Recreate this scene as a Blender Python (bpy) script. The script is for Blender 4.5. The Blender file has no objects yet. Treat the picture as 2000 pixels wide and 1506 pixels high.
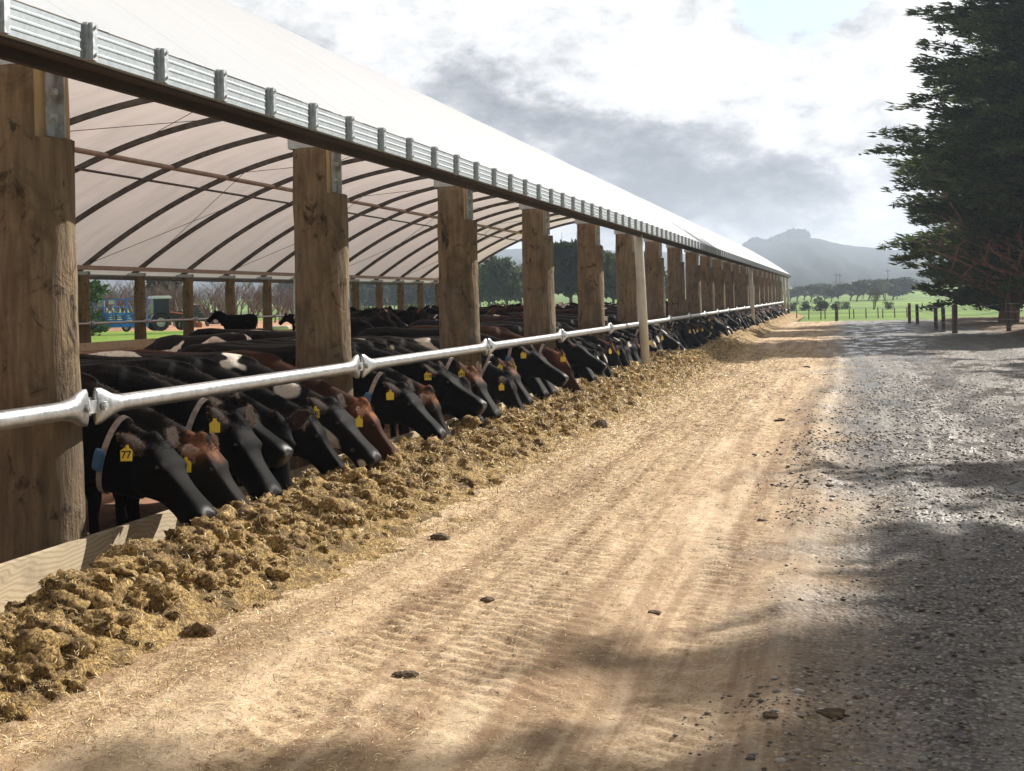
import bpy, math, random
import numpy as np
from mathutils import Vector, Matrix
R = math.radians
random.seed(7); rng = np.random.default_rng(7)
sc = bpy.context.scene
col = sc.collection

# ------------------------------------------------------------------ camera
F = 2800.0
cam = bpy.data.cameras.new('camera'); camo = bpy.data.objects.new('camera', cam); col.objects.link(camo)
cam.sensor_width = 36; cam.lens = 36*F/2000
cam.shift_y = -0.083
cam.clip_start = 0.1; cam.clip_end = 9000
YAW = math.atan(645/F)
camo.matrix_world = Matrix.Translation((0, 0, 1.5)) @ Matrix.Rotation(YAW, 4, 'Z') @ Matrix.Rotation(R(90), 4, 'X') @ Matrix.Rotation(R(-1.24), 4, 'Z')
sc.camera = camo
CY, SY = math.cos(YAW), math.sin(YAW)
def proj(X, Y, Z):
    """world point -> photograph pixel (used only to word the labels)"""
    D = Y*CY - X*SY
    px = F*(X*CY + Y*SY)/D; py = F*(1.5-Z)/D
    a = R(1.24)
    return 1000 + px*math.cos(a) + py*math.sin(a), 587 + py*math.cos(a) - px*math.sin(a)

# ------------------------------------------------------------------ node helpers
class NT:
    def __init__(s, nt): s.t = nt; s.n = nt.nodes; s.l = nt.links
    def node(s, typ, **kw):
        n = s.n.new(typ)
        for k, v in kw.items(): setattr(n, k, v)
        return n
    def put(s, sock, v):
        if v is None: return
        if hasattr(v, 'is_linked') or isinstance(v, bpy.types.NodeSocket): s.l.new(v, sock)
        else:
            if isinstance(v, (tuple, list)) and len(v) == 3 and sock.type == 'RGBA': v = (*v, 1)
            sock.default_value = v
    def math(s, op, a, b=None, c=None, clamp=False):
        n = s.node('ShaderNodeMath', operation=op, use_clamp=clamp)
        s.put(n.inputs[0], a); s.put(n.inputs[1], b)
        if c is not None: s.put(n.inputs[2], c)
        return n.outputs[0]
    def noise(s, vec, scale, detail=4, rough=.5, dist=0, dim='3D'):
        n = s.node('ShaderNodeTexNoise', noise_dimensions=dim)
        s.put(n.inputs['Vector'], vec); s.put(n.inputs['Scale'], scale); s.put(n.inputs['Detail'], detail)
        s.put(n.inputs['Roughness'], rough); s.put(n.inputs['Distortion'], dist)
        return n.outputs['Fac']
    def voro(s, vec, scale, feature='F1', out='Distance'):
        n = s.node('ShaderNodeTexVoronoi', feature=feature)
        s.put(n.inputs['Vector'], vec); s.put(n.inputs['Scale'], scale)
        return n.outputs[out]
    def ramp(s, fac, stops, interp='LINEAR'):
        n = s.node('ShaderNodeValToRGB'); n.color_ramp.interpolation = interp
        e = n.color_ramp.elements
        while len(e) > 1: e.remove(e[-1])
        e[0].position = stops[0][0]; e[0].color = (*stops[0][1], 1) if isinstance(stops[0][1], tuple) else (stops[0][1],)*3 + (1,)
        for p, c in stops[1:]:
            x = e.new(p); x.color = (*c, 1) if isinstance(c, tuple) else (c, c, c, 1)
        s.put(n.inputs[0], fac); return n.outputs[0]
    def mix(s, fac, a, b, blend='MIX'):
        n = s.node('ShaderNodeMix', data_type='RGBA', blend_type=blend)
        s.put(n.inputs[0], fac); s.put(n.inputs[6], a); s.put(n.inputs[7], b)
        return n.outputs[2]
    def ss(s, x, lo, hi):
        n = s.node('ShaderNodeMapRange', interpolation_type='SMOOTHSTEP')
        s.put(n.inputs[0], x); s.put(n.inputs[1], lo); s.put(n.inputs[2], hi); return n.outputs[0]
    def scale(s, vec, v):
        n = s.node('ShaderNodeVectorMath', operation='MULTIPLY'); s.put(n.inputs[0], vec); s.put(n.inputs[1], v); return n.outputs[0]
    def add(s, a, b):
        n = s.node('ShaderNodeVectorMath', operation='ADD'); s.put(n.inputs[0], a); s.put(n.inputs[1], b); return n.outputs[0]
    def obj(s): return s.node('ShaderNodeTexCoord').outputs['Object']
    def rnd(s): return s.node('ShaderNodeObjectInfo').outputs['Random']
    def sep(s, v):
        n = s.node('ShaderNodeSeparateXYZ'); s.put(n.inputs[0], v); return n.outputs
    def comb(s, x, y, z):
        n = s.node('ShaderNodeCombineXYZ'); s.put(n.inputs[0], x); s.put(n.inputs[1], y); s.put(n.inputs[2], z); return n.outputs[0]
    def attr(s, name, out='Fac'): return s.node('ShaderNodeAttribute', attribute_name=name).outputs[out]
    def bump(s, h, strength=.5, dist=.01, normal=None):
        n = s.node('ShaderNodeBump'); s.put(n.inputs['Height'], h); n.inputs['Strength'].default_value = strength
        n.inputs['Distance'].default_value = dist
        if normal is not None: s.put(n.inputs['Normal'], normal)
        return n.outputs[0]

def new_mat(name):
    m = bpy.data.materials.new(name); m.use_nodes = True
    t = NT(m.node_tree); p = m.node_tree.nodes['Principled BSDF']
    return m, t, p
def simple(name, color, rough=.6, metal=0, var=.25, nscale=8, bump=.2, bdist=.004, stretch=(1, 1, 1), spec=None):
    m, t, p = new_mat(name)
    v = t.scale(t.obj(), stretch)
    n = t.noise(v, nscale, 6, .6)
    c = t.mix(t.ss(n, .3, .7), tuple(x*(1-var) for x in color), tuple(min(1, x*(1+var)) for x in color))
    t.put(p.inputs['Base Color'], c); p.inputs['Roughness'].default_value = rough; p.inputs['Metallic'].default_value = metal
    if spec is not None: p.inputs['Specular IOR Level'].default_value = spec
    if bump: t.put(p.inputs['Normal'], t.bump(t.noise(v, nscale*5, 4, .6), bump, bdist))
    return m

# ------------------------------------------------------------------ sky and sun
SUN_AZ, SUN_EL = R(35), R(35)          # azimuth measured from the shed's long axis (+Y) towards +X
w = bpy.data.worlds.new('World'); sc.world = w; w.use_nodes = True
t = NT(w.node_tree); bg = w.node_tree.nodes['Background']
sky = t.node('ShaderNodeTexSky', sky_type='NISHITA'); sky.sun_disc = False
sky.sun_elevation = SUN_EL; sky.sun_rotation = SUN_AZ; sky.altitude = 20
g = t.node('ShaderNodeTexCoord').outputs['Generated']
X, Y, Z = t.sep(g)
az = t.math('MULTIPLY', t.math('ARCTAN2', X, Y), 180/math.pi)
el = t.math('MULTIPLY', t.math('ARCSINE', Z), 180/math.pi)
cv = t.comb(t.math('MULTIPLY', az, .11), t.math('MULTIPLY', el, .2), 3.7)
warp = t.noise(cv, 2.2, 5, .6)
warp2 = t.noise(t.add(cv, (5.2, 1.3, 0)), 2.2, 5, .6)
azw = t.math('MULTIPLY_ADD', t.math('SUBTRACT', warp, .5), 7.5, az)
elw = t.math('MULTIPLY_ADD', t.math('SUBTRACT', warp2, .5), 4.2, el)
def blob(a0, e0, sa, se, rot, amp):
    dx = t.math('SUBTRACT', azw, a0); dy = t.math('SUBTRACT', elw, e0)
    c, s = math.cos(R(rot)), math.sin(R(rot))
    u = t.math('DIVIDE', t.math('ADD', t.math('MULTIPLY', dx, c), t.math('MULTIPLY', dy, s)), sa)
    v = t.math('DIVIDE', t.math('SUBTRACT', t.math('MULTIPLY', dy, c), t.math('MULTIPLY', dx, s)), se)
    q = t.math('ADD', t.math('MULTIPLY', u, u), t.math('MULTIPLY', v, v))
    return t.math('MULTIPLY', t.math('EXPONENT', t.math('MULTIPLY', q, -1.0)), amp)
n1 = t.noise(cv, 2.0, 9, .58, .2)
n2 = t.noise(t.add(cv, (9, 4, 2)), 5.0, 8, .6, .3)
br = t.math('MULTIPLY_ADD', t.math('SUBTRACT', n1, .5), 1.0, .86)
br = t.math('MULTIPLY_ADD', t.math('SUBTRACT', n2, .5), .62, br)
n3 = t.noise(t.add(cv, (2, 7, 5)), 11.0, 6, .62, .6)
br = t.math('MULTIPLY_ADD', t.math('SUBTRACT', n3, .5), .40, br)
for b in ((-8.6, 5.8, 6.0, 2.1, -19, -.58), (-13, 8.2, 2.6, .9, -25, -.22), (-1.8, 4.6, 2.6, .8, -10, -.34), (-7.5, 8.6, 4.0, 1.5, 0, .16),
          (-5, 3.4, 5, 1.0, -5, -.12), (-3, 8.0, 5.0, 1.8, 0, .12), (-17, 12, 7, 1.8, 0, .05), (-5, 2.6, 1.5, .5, 0, .15)):
    br = t.math('ADD', br, blob(*b))
cloudc = t.ramp(br, [(0.0, (.10, .115, .14)), (.35, (.22, .24, .275)), (.60, (.43, .45, .485)), (.82, (.80, .81, .82)), (1.0, (1.0, 1.0, 1.0))])
cloudc = t.mix(1.0, cloudc, (6.68, 6.6, 6.5), 'MULTIPLY')
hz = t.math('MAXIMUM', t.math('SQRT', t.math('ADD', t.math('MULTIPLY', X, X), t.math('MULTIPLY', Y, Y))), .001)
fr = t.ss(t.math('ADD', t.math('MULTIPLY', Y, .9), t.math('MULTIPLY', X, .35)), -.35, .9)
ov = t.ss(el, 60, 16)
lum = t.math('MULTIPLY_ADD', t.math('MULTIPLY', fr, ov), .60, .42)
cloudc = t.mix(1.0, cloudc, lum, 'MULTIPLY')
bm = blob(-1.6, 11.3, 2.4, 1.6, 12, 1.35)
bm = t.ss(bm, .25, .75)
blue = t.mix(.55, t.mix(1.0, sky.outputs[0], (1.0, 1.05, 1.2), 'MULTIPLY'), (4.5, 5.1, 5.9))
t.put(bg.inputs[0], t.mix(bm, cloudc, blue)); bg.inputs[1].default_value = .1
sun = bpy.data.lights.new('sun', 'SUN'); sun.energy = 5.0; sun.angle = R(.55); sun.color = (1, .94, .85)
suno = bpy.data.objects.new('sun', sun); col.objects.link(suno)
sd = Vector((math.sin(SUN_AZ)*math.cos(SUN_EL), math.cos(SUN_AZ)*math.cos(SUN_EL), math.sin(SUN_EL)))
suno.rotation_euler = (-sd).to_track_quat('-Z', 'Y').to_euler()
vs = sc.view_settings; vs.view_transform = 'Standard'; vs.look = 'None'; vs.gamma = 1; vs.exposure = .8
sc.cycles.use_denoising = True
sc.cycles.max_bounces = 8; sc.cycles.volume_bounces = 0; sc.cycles.transmission_bounces = 4; sc.cycles.transparent_max_bounces = 8
sc.cycles.sample_clamp_indirect = 6

# ------------------------------------------------------------------ mesh helpers
def mesh_np(name, V, Fc, k=None, mats=(), smooth=True, midx=None):
    """V (n,3); Fc (m,k) array of equal-size faces or a python list"""
    me = bpy.data.meshes.new(name)
    V = np.asarray(V, dtype=np.float32)
    if isinstance(Fc, np.ndarray):
        m, k = Fc.shape
        me.vertices.add(len(V)); me.vertices.foreach_set('co', V.ravel())
        me.loops.add(m*k); me.loops.foreach_set('vertex_index', Fc.astype(np.int32).ravel())
        me.polygons.add(m); me.polygons.foreach_set('loop_start', np.arange(0, m*k, k, dtype=np.int32))
        me.polygons.foreach_set('loop_total', np.full(m, k, dtype=np.int32))
    else:
        me.from_pydata([tuple(v) for v in V], [], Fc)
    for m_ in mats: me.materials.append(m_)
    if midx is not None: me.polygons.foreach_set('material_index', np.asarray(midx, dtype=np.int32))
    me.update(); me.validate()
    me.polygons.foreach_set('use_smooth', np.full(len(me.polygons), smooth))
    return me
class MB:
    def __init__(s): s.v = []; s.f = []; s.m = []; s.cm = 0
    def addv(s, vs, fs):
        o = len(s.v); s.v += [tuple(v) for v in vs]; s.f += [[i+o for i in f] for f in fs]; s.m += [s.cm]*len(fs); return s
    def box(s, x0, x1, y0, y1, z0, z1, rot=None, org=None):
        vs = [Vector((x, y, z)) for z in (z0, z1) for y in (y0, y1) for x in (x0, x1)]
        if rot is not None: vs = [rot @ (v-org) + org for v in vs]
        return s.addv(vs, [[0, 2, 3, 1], [4, 5, 7, 6], [0, 1, 5, 4], [2, 6, 7, 3], [0, 4, 6, 2], [1, 3, 7, 5]])
    def loft(s, rings, cap=True, closed=False):
        n = len(rings[0]); vs = [p for r in rings for p in r]; fs = []
        L = len(rings)
        for i in range(L if closed else L-1):
            a, b = i*n, ((i+1) % L)*n
            for j in range(n): k = (j+1) % n; fs.append([a+j, a+k, b+k, b+j])
        if cap and not closed: fs += [list(range(n))[::-1], list(range((L-1)*n, L*n))]
        return s.addv(vs, fs)
    def tube(s, pts, r, n=8, cap=True, ry=1.0):
        pts = [Vector(p) for p in pts]; rr = r if isinstance(r, (list, tuple)) else [r]*len(pts)
        rings = []; up = None
        for i, p in enumerate(pts):
            d = (pts[min(i+1, len(pts)-1)] - pts[max(i-1, 0)]).normalized()
            if up is None: up = Vector((0, 0, 1)) if abs(d.z) < .9 else Vector((1, 0, 0))
            a = d.cross(up).normalized(); b = a.cross(d).normalized(); up = b
            rings.append([p + (a*math.cos(q)*ry + b*math.sin(q))*rr[i] for q in (2*math.pi*j/n for j in range(n))])
        return s.loft(rings, cap)
    def ell(s, c, r, n=12, m=8, rot=None):
        c = Vector(c); rings = []
        for i in range(m+1):
            ph = math.pi*i/m; ph = min(max(ph, .03), math.pi-.03)
            ring = []
            for j in range(n):
                q = 2*math.pi*j/n
                v = Vector((r[0]*math.sin(ph)*math.cos(q), r[1]*math.sin(ph)*math.sin(q), r[2]*math.cos(ph)))
                if rot is not None: v = rot @ v
                ring.append(c+v)
            rings.append(ring[::-1])
        return s.loft(rings)
    def mesh(s, name, mats, smooth=False):
        me = bpy.data.meshes.new(name); me.from_pydata(s.v, [], s.f)
        for m in (mats if isinstance(mats, (list, tuple)) else [mats]): me.materials.append(m)
        me.polygons.foreach_set('material_index', s.m)
        me.polygons.foreach_set('use_smooth', [smooth]*len(s.f)); me.update(); return me
    def build(s, name, mats, parent=None, smooth=False, loc=None):
        return add(name, s.mesh(name, mats, smooth), parent, loc)
def add(name, me, parent=None, loc=None, rz=0):
    o = bpy.data.objects.new(name, me); col.objects.link(o)
    if loc is not None: o.location = loc
    if rz: o.rotation_euler[2] = rz
    if parent is not None: o.parent = parent
    return o
def tag(o, label=None, cat=None, group=None, kind=None):
    if label: o['label'] = label
    if cat: o['category'] = cat
    if group: o['group'] = group
    if kind: o['kind'] = kind
    return o
def empty(name, loc, rz=0):
    o = bpy.data.objects.new(name, None); col.objects.link(o); o.location = loc; o.rotation_euler[2] = rz
    o.empty_display_size = .2; return o
ORD = ['first', 'second', 'third', 'fourth', 'fifth', 'sixth', 'seventh', 'eighth', 'ninth', 'tenth', 'eleventh', 'twelfth', 'thirteenth',
       'fourteenth', 'fifteenth', 'sixteenth', 'seventeenth', 'eighteenth', 'nineteenth', 'twentieth', 'twenty-first', 'twenty-second', 'twenty-third', 'twenty-fourth', 'twenty-fifth', 'twenty-sixth', 'twenty-seventh', 'twenty-eighth', 'twenty-ninth', 'thirtieth']

_tabs = {}
def vn(x, y, seed=0):
    """2-D value noise, vectorised, about -1..1"""
    if seed not in _tabs: _tabs[seed] = np.random.default_rng(1000+seed).uniform(-1, 1, (256, 256))
    T = _tabs[seed]
    xi = np.floor(x).astype(int); yi = np.floor(y).astype(int); fx = x-xi; fy = y-yi
    fx = fx*fx*fx*(fx*(fx*6-15)+10); fy = fy*fy*fy*(fy*(fy*6-15)+10)
    a = T[xi & 255, yi & 255]; b = T[(xi+1) & 255, yi & 255]; c = T[xi & 255, (yi+1) & 255]; d = T[(xi+1) & 255, (yi+1) & 255]
    return (a*(1-fx)+b*fx)*(1-fy) + (c*(1-fx)+d*fx)*fy
def fbm(x, y, oct=4, seed=0, gain=.5):
    s = 0; a = 1
    for i in range(oct): s = s + a*vn(x*2**i+i*17.3, y*2**i+i*9.1, seed+i); a *= gain
    return s
def sst(x, a, b):
    u = np.clip((x-a)/(b-a), 0, 1); return u*u*(3-2*u)
def grid_mesh(name, xs, ys, zf, mats):
    GX, GY = np.meshgrid(xs, ys, indexing='ij')
    Zv = zf(GX, GY); V = np.stack([GX, GY, Zv], -1).reshape(-1, 3)
    nx, ny = GX.shape; I = np.arange(nx*ny).reshape(nx, ny)
    Fq = np.stack([I[:-1, :-1], I[1:, :-1], I[1:, 1:], I[:-1, 1:]], -1).reshape(-1, 4)
    return mesh_np(name, V, Fq, mats=mats)
#==STRUCT==
# ------------------------------------------------------------------ ground materials
def road_material():
    m, t, p = new_mat('road_dirt_and_gravel')
    P = t.obj(); x, y, z = t.sep(P)
    big = t.noise(P, .55, 5, .6); fine = t.noise(P, 9, 6, .65); vf = t.noise(P, 60, 4, .7)
    edge = t.math('MULTIPLY_ADD', t.math('SUBTRACT', big, .5), 1.8, x)
    edge = t.math('MULTIPLY_ADD', t.math('SUBTRACT', fine, .5), .7, edge)
    gm = t.ss(edge, -.85, .45)                       # 0 dirt lane, 1 gravel
    # dirt lane with trampled straw
    d1 = t.ramp(t.math('MULTIPLY_ADD', vf, .5, t.math('MULTIPLY', fine, .5)), [(.30, (.16, .095, .050)), (.43, (.38, .26, .155)), (.56, (.55, .41, .265)), (.72, (.72, .58, .41))])
    damp = t.ss(t.noise(t.scale(P, (2.0, .30, 1)), 1.0, 7, .68), .47, .62)
    d1 = t.mix(t.math('MULTIPLY', damp, .62), d1, (.19, .115, .062))
    # gravel: pebbles by voronoi cells
    vec = t.add(P, t.scale(t.node('ShaderNodeTexNoise').outputs['Color'], (.02, .02, .0)))
    vd = t.voro(P, 42); vc = t.voro(P, 42, out='Color'); vb = t.voro(P, 17); vbc = t.voro(P, 17, out='Color')
    cr, cg, cb = t.sep(vc)
    g1 = t.ramp(cr, [(0, (.085, .064, .047)), (.45, (.165, .130, .098)), (.8, (.26, .215, .17)), (1, (.42, .38, .33))])
    mud = t.ss(t.noise(P, 1.6, 6, .6), .38, .62)
    g1 = t.mix(t.math('MULTIPLY', mud, .6), g1, (.15, .12, .092))
    g1 = t.mix(t.ss(vd, .25, .6), g1, (.035, .028, .022))
    far = t.ss(y, 10, 44)
    g1 = t.mix(t.math('MULTIPLY', far, .55), g1, t.ramp(t.noise(P, 22, 5, .7), [(.35, (.05, .042, .036)), (.52, (.14, .125, .11)), (.66, (.32, .30, .27))]))
    strk = t.noise(t.scale(P, (5.0, .10, 1)), 1.0, 5, .6); strk2 = t.noise(t.add(t.scale(P, (2.2, .16, 1)), (4, 0, 0)), 1.0, 4, .6)
    d1 = t.mix(t.math('MULTIPLY', t.ss(strk, .49, .58), .60), d1, (.25, .155, .088))
    d1 = t.mix(t.math('MULTIPLY', t.ss(strk2, .50, .62), .45), d1, (.66, .52, .36))
    g1 = t.mix(t.math('MULTIPLY', t.ss(strk2, .5, .6), .35), g1, (.26, .23, .20))
    trk = t.ss(t.math('ABSOLUTE', t.math('SUBTRACT', t.math('ABSOLUTE', t.math('SUBTRACT', edge, 2.2)), .85)), .32, .12)
    g1 = t.mix(t.math('MULTIPLY', trk, .5), g1, (.10, .08, .065))
    c = t.mix(gm, d1, g1)
    t.put(p.inputs['Base Color'], c)
    wet = t.math('MULTIPLY', t.ss(t.noise(t.scale(P, (1.2, .45, 1)), 1.3, 6, .65), .44, .58), t.math('SUBTRACT', 1.0, t.math('MULTIPLY', t.ss(edge, 2.2, 3.6), .7)))
    wet = t.math('MULTIPLY', wet, t.math('MULTIPLY_ADD', t.ss(y, 7, 15), .75, .12))
    rough = t.mix(gm, (.9, .9, .9), t.mix(wet, (.68,)*3, (.19,)*3))
    t.put(p.inputs['Roughness'], rough)
    t.put(p.inputs['Specular IOR Level'], t.math('MULTIPLY_ADD', gm, .35, .25))
    hd = t.math('MULTIPLY_ADD', vf, .7, fine)
    hg = t.math('SUBTRACT', t.math('MULTIPLY', vf, .5), t.math('ADD', vd, t.math('MULTIPLY', vb, 1.2)))
    b = t.bump(t.mix(gm, hd, t.math('MULTIPLY', hg, t.math('SUBTRACT', 1.0, t.math('MULTIPLY', wet, .72)))), .8, .012)
    t.put(p.inputs['Normal'], b)
    return m
M = {}
M['road'] = road_material()
def grass_mat(name, a, b, c, sc_=.15):
    m, t, p = new_mat(name); P = t.obj()
    n = t.noise(P, sc_, 6, .6); n2 = t.noise(P, 6, 5, .7)
    cc = t.mix(t.ss(n, .35, .65), a, b); cc = t.mix(t.math('MULTIPLY', t.ss(n2, .4, .75), .5), cc, c)
    t.put(p.inputs['Base Color'], cc); p.inputs['Roughness'].default_value = .85
    p.inputs['Specular IOR Level'].default_value = .2
    t.put(p.inputs['Normal'], t.bump(n2, .8, .08)); return m
M['grass'] = grass_mat('pasture_grass', (.075, .15, .022), (.19, .30, .035), (.05, .085, .02), .035)
M['hill'] = grass_mat('hill_pasture', (.045, .10, .022), (.12, .22, .04), (.03, .05, .02), .012)
m, t, p = new_mat('hill_cover'); P = t.obj()
n = t.noise(P, .007, 7, .62, .4); n2 = t.noise(P, .05, 5, .6)
x, y, z = t.sep(P)
gr = t.math('MULTIPLY_ADD', t.math('SUBTRACT', n, .5), 2.4, t.math('MULTIPLY', t.ss(x, 10, 150), .75))  # grass and tree patches; right slopes painted brighter as if sunlit
c = t.mix(t.ss(gr, .35, .75), (.020, .030, .02), (.40, .55, .14))
c = t.mix(t.ss(n2, .55, .72), c, (.03, .045, .02))
t.put(p.inputs['Base Color'], c); p.inputs['Roughness'].default_value = .95; p.inputs['Specular IOR Level'].default_value = 0
M['mount'] = m
M['bedding'] = simple('woodchip_bedding', (.30, .155, .09), .95, 0, .45, 3, .8, .03)
M['yard'] = simple('orange_yard_dirt', (.42, .22, .12), .95, 0, .3, 2, .4, .03)

def track(x, c, wd): return np.exp(-((x-c)/wd)**2)
def ground_z(x, y):
    wob = .22*fbm(y*.12, y*0+3.1, 2, 40)
    xx = x - wob
    z = .016*fbm(x*1.3, y*.7, 3, 5) + .010*fbm(x*7, y*5, 3, 9)*sst(x, -3.6, -2.6)
    # ruts and the tyre-lug prints in them
    for c, wd, d in ((-2.15, .22, .022), (-.80, .24, .03), (1.35, .3, .04), (3.0, .3, .03)):
        tr = track(xx, c, wd)
        lug = np.sin((y + np.abs(xx-c)*.9 + .03*vn(x*3, y*3, 70))*2*np.pi/.115)
        z = z - d*tr + .012*tr*lug*(x < .4)*(.35 + .65*sst(vn(x*.9, y*.6, 71), -.3, .4))
    # second, oblique set of prints
    tr = track(xx+.06*y, -1.15, .28)*sst(y, 4.5, 6)*(1-sst(y, 15, 19)); z = z + .010*tr*np.sin((y*.92 + x*.5)*2*np.pi/.10)
    z = z + .03*track(xx, -.32, .12) + .02*track(xx, .35, .18)
    # stony crumbs
    z = z + .010*np.abs(vn(x*22, y*22, 80))*sst(x + .7*vn(x*.8, y*.8, 81), -.8, .2)
    z = z + .006*np.abs(vn(x*28, y*24, 82))
    return z
ys = [2.2]
while ys[-1] < 86: ys.append(ys[-1] + max(.016, ys[-1]*.0034))
ys = np.array(ys)
xs = np.concatenate([np.arange(-4.2, 1.9, .021), np.arange(1.9, 4.5, .04), np.arange(4.5, 12.01, .12)])
def roadz(x, y):
    e = .35*fbm(x*.3, y*.25, 3, 44)
    fade = sst(y + 2*e, 76, 83) + sst(x + e - (3.0 + sst(y, 60, 20)*2.0), 0, .9)*0
    return ground_z(x, y)*(1 - .6*sst(y, 25, 60)) - .12*sst(y + 6*e + .25*np.abs(x), 79, 85)
road = add('gravel_road', grid_mesh('gravel_road', xs, ys, roadz, [M['road']])); tag(road, kind='structure')
xb = np.arange(-14, 30.1, .25); yb = np.arange(-14, 2.21, .2)
def backz(x, y): return .02*fbm(x, y, 3, 5) - 0.0
rb = add('gravel_yard', grid_mesh('gravel_yard', xb, yb, backz, [M['road']])); tag(rb, kind='structure')
# pasture sheet to the horizon
gx = np.concatenate([-np.geomspace(3200, 60, 50), np.arange(-58, 62, 2.0), np.geomspace(64, 3200, 50)])
gy = np.concatenate([np.arange(-400, -20, 40), np.arange(-20, 140, 2.0), np.geomspace(142, 3600, 90)])
def pasture(x, y):
    d = np.hypot(x, y)
    z = -.09 + .05*fbm(x*.1, y*.1, 3, 20)*sst(d, 60, 100)
    z = z + .55*sst(x, 5.0, 9.0)*sst(y, 30, 45)*0 - .03
    return z + np.clip(y-290, 0, 500)*.012 + .5*fbm(x*.01, y*.02, 3, 21)*sst(d, 250, 400)
tag(add('pasture', grid_mesh('pasture', gx, gy, pasture, [M['grass']])), kind='structure')
# bare dirt under the trees at the right edge of the road
M['bark_dirt'] = simple('dry_leaf_litter', (.16, .105, .065), .95, 0, .5, 2.5, .8, .03)
vx = np.arange(4.2, 26, .3); vy = np.arange(16, 84, .4)
def verge(x, y):
    e = .5*fbm(x*.4, y*.3, 3, 31)
    return -.06 + .14*sst(x + e, 4.9 - .025*(y-40), 6.6 - .025*(y-40)) + .04*fbm(x, y, 3, 32) - .3*sst(y, 78, 83) - .2*sst(-x, -5, -4.3)
tag(add('tree_verge', grid_mesh('tree_verge', vx, vy, verge, [M['bark_dirt']])), kind='structure')
yx = np.arange(-75, -34, 1.0); yy = np.arange(60, 128, 1.0)
tag(add('machinery_yard', grid_mesh('machinery_yard', yx, yy, lambda x, y: -.3 + .4*sst(x*.2 + .98*y + 1.2*fbm(x*.2, y*.2, 2, 3), 78, 82)*(1-sst(x, -38, -35)), [M['yard']])), kind='structure')

# hills
def ridge_mesh(name, pts, Rr, mat, seed, amp):
    px = np.array([p[0] for p in pts]); pe = np.array([p[1] for p in pts])
    a = np.linspace(px[0], px[-1], 420); e = np.interp(a, px, pe)
    e = np.convolve(np.pad(e, 6, 'edge'), np.ones(13)/13, 'valid')
    rr = np.concatenate([np.linspace(.35, 1, 70), np.linspace(1.02, 1.6, 18)])
    A, RR = np.meshgrid(a, rr, indexing='ij'); E = np.repeat(e[:, None], len(rr), 1)
    ang = np.arctan((A-1000)/F) - YAW
    h = E/F*Rr
    up = np.clip((RR-.35)/.65, 0, 1); prof = np.where(RR <= 1, up**1.35, 1-((RR-1)/.6)**1.3)
    prof = np.clip(prof, 0, 1)
    nz = fbm(A*.016+RR*1.5, RR*4 + A*.004, 4, seed)*np.clip(1-prof, 0, 1)*prof*.9 + amp*fbm(A*.06, RR*9, 3, seed+7)*prof
    z = 1 + h*np.clip(prof*(1) + nz*.35, -.02, None)
    V = np.stack([np.sin(ang)*RR*Rr/np.cos(ang+YAW)*np.cos(0), np.cos(ang)*RR*Rr/np.cos(ang+YAW), z], -1).reshape(-1, 3)
    n1_, n2_ = A.shape; I = np.arange(n1_*n2_).reshape(n1_, n2_)
    Fq = np.stack([I[:-1, :-1], I[:-1, 1:], I[1:, 1:], I[1:, :-1]], -1).reshape(-1, 4)[:, ::-1]
    return add(name, mesh_np(name, V, np.ascontiguousarray(Fq), mats=[mat]))
tag(ridge_mesh('mountain', [(1250, 10), (1340, 40), (1400, 72), (1440, 92), (1460, 99), (1482, 105), (1505, 103), (1530, 112), (1560, 114), (1590, 112), (1640, 98), (1700, 90), (1750, 83), (1900, 74), (2200, 52), (2700, 20)], 1500, M['mount'], 51, .03), kind='structure')
tag(ridge_mesh('hills', [(-1500, 30), (-600, 60), (100, 70), (600, 72), (850, 85), (940, 96), (1000, 102), (1100, 102), (1205, 95), (1300, 88), (1400, 80), (1600, 70), (2200, 60)], 1750, M['mount'], 60, .03), kind='structure')

# ------------------------------------------------------------------ cattle shelter
Y0, BAY = 7.02, 4.43
YS, YE = -6.5, 102.6
XP, XF, XB = -4.28, -3.46, -27.9
def timber(name, a, b):
    m, t, p = new_mat(name); P = t.obj(); r = t.rnd()
    Q = t.add(P, t.comb(t.math('MULTIPLY', r, 31), t.math('MULTIPLY', r, 17), t.math('MULTIPLY', r, 57)))
    g1 = t.noise(t.scale(Q, (1, 1, .12)), 22, 6, .65); blot = t.noise(t.scale(Q, (1, 1, .6)), 3.5, 6, .68, .5)
    dark = t.noise(t.scale(Q, (1, 1, .7)), 6, 5, .7, 1.0)
    c = t.mix(t.ss(g1, .3, .7), a, b)
    c = t.mix(t.math('MULTIPLY', t.ss(blot, .50, .66), .6), c, tuple(v*.42 for v in a))
    c = t.mix(t.math('MULTIPLY', t.ss(dark, .56, .66), .85), c, tuple(v*.12 for v in a))
    gy_ = t.noise(Q, 1.2, 4, .6); c = t.mix(t.math('MULTIPLY', t.ss(gy_, .45, .7), .35), c, (.22, .21, .16))
    zz_ = t.sep(P)[2]; dirt = t.math('MULTIPLY', t.ss(t.math('MULTIPLY_ADD', t.noise(Q, 5, 5, .7), -1.2, zz_), .75, .2), .45)
    c = t.mix(dirt, c, (.06, .042, .028))
    t.put(p.inputs['Base Color'], c); p.inputs['Roughness'].default_value = .85; p.inputs['Specular IOR Level'].default_value = .25
    t.put(p.inputs['Normal'], t.bump(t.math('ADD', g1, t.math('MULTIPLY', dark, 1.2)), 1.0, .025)); return m
M['post'] = timber('weathered_round_timber', (.13, .092, .055), (.25, .185, .115))
M['cut'] = simple('fresh_cut_timber', (.42, .32, .18), .8, 0, .25, 12, .3, .004, (1, 1, .15))
M['beam'] = simple('dark_sawn_timber', (.042, .031, .025), .85, 0, .45, 5, .5, .006, (1, .12, 1))
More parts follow.
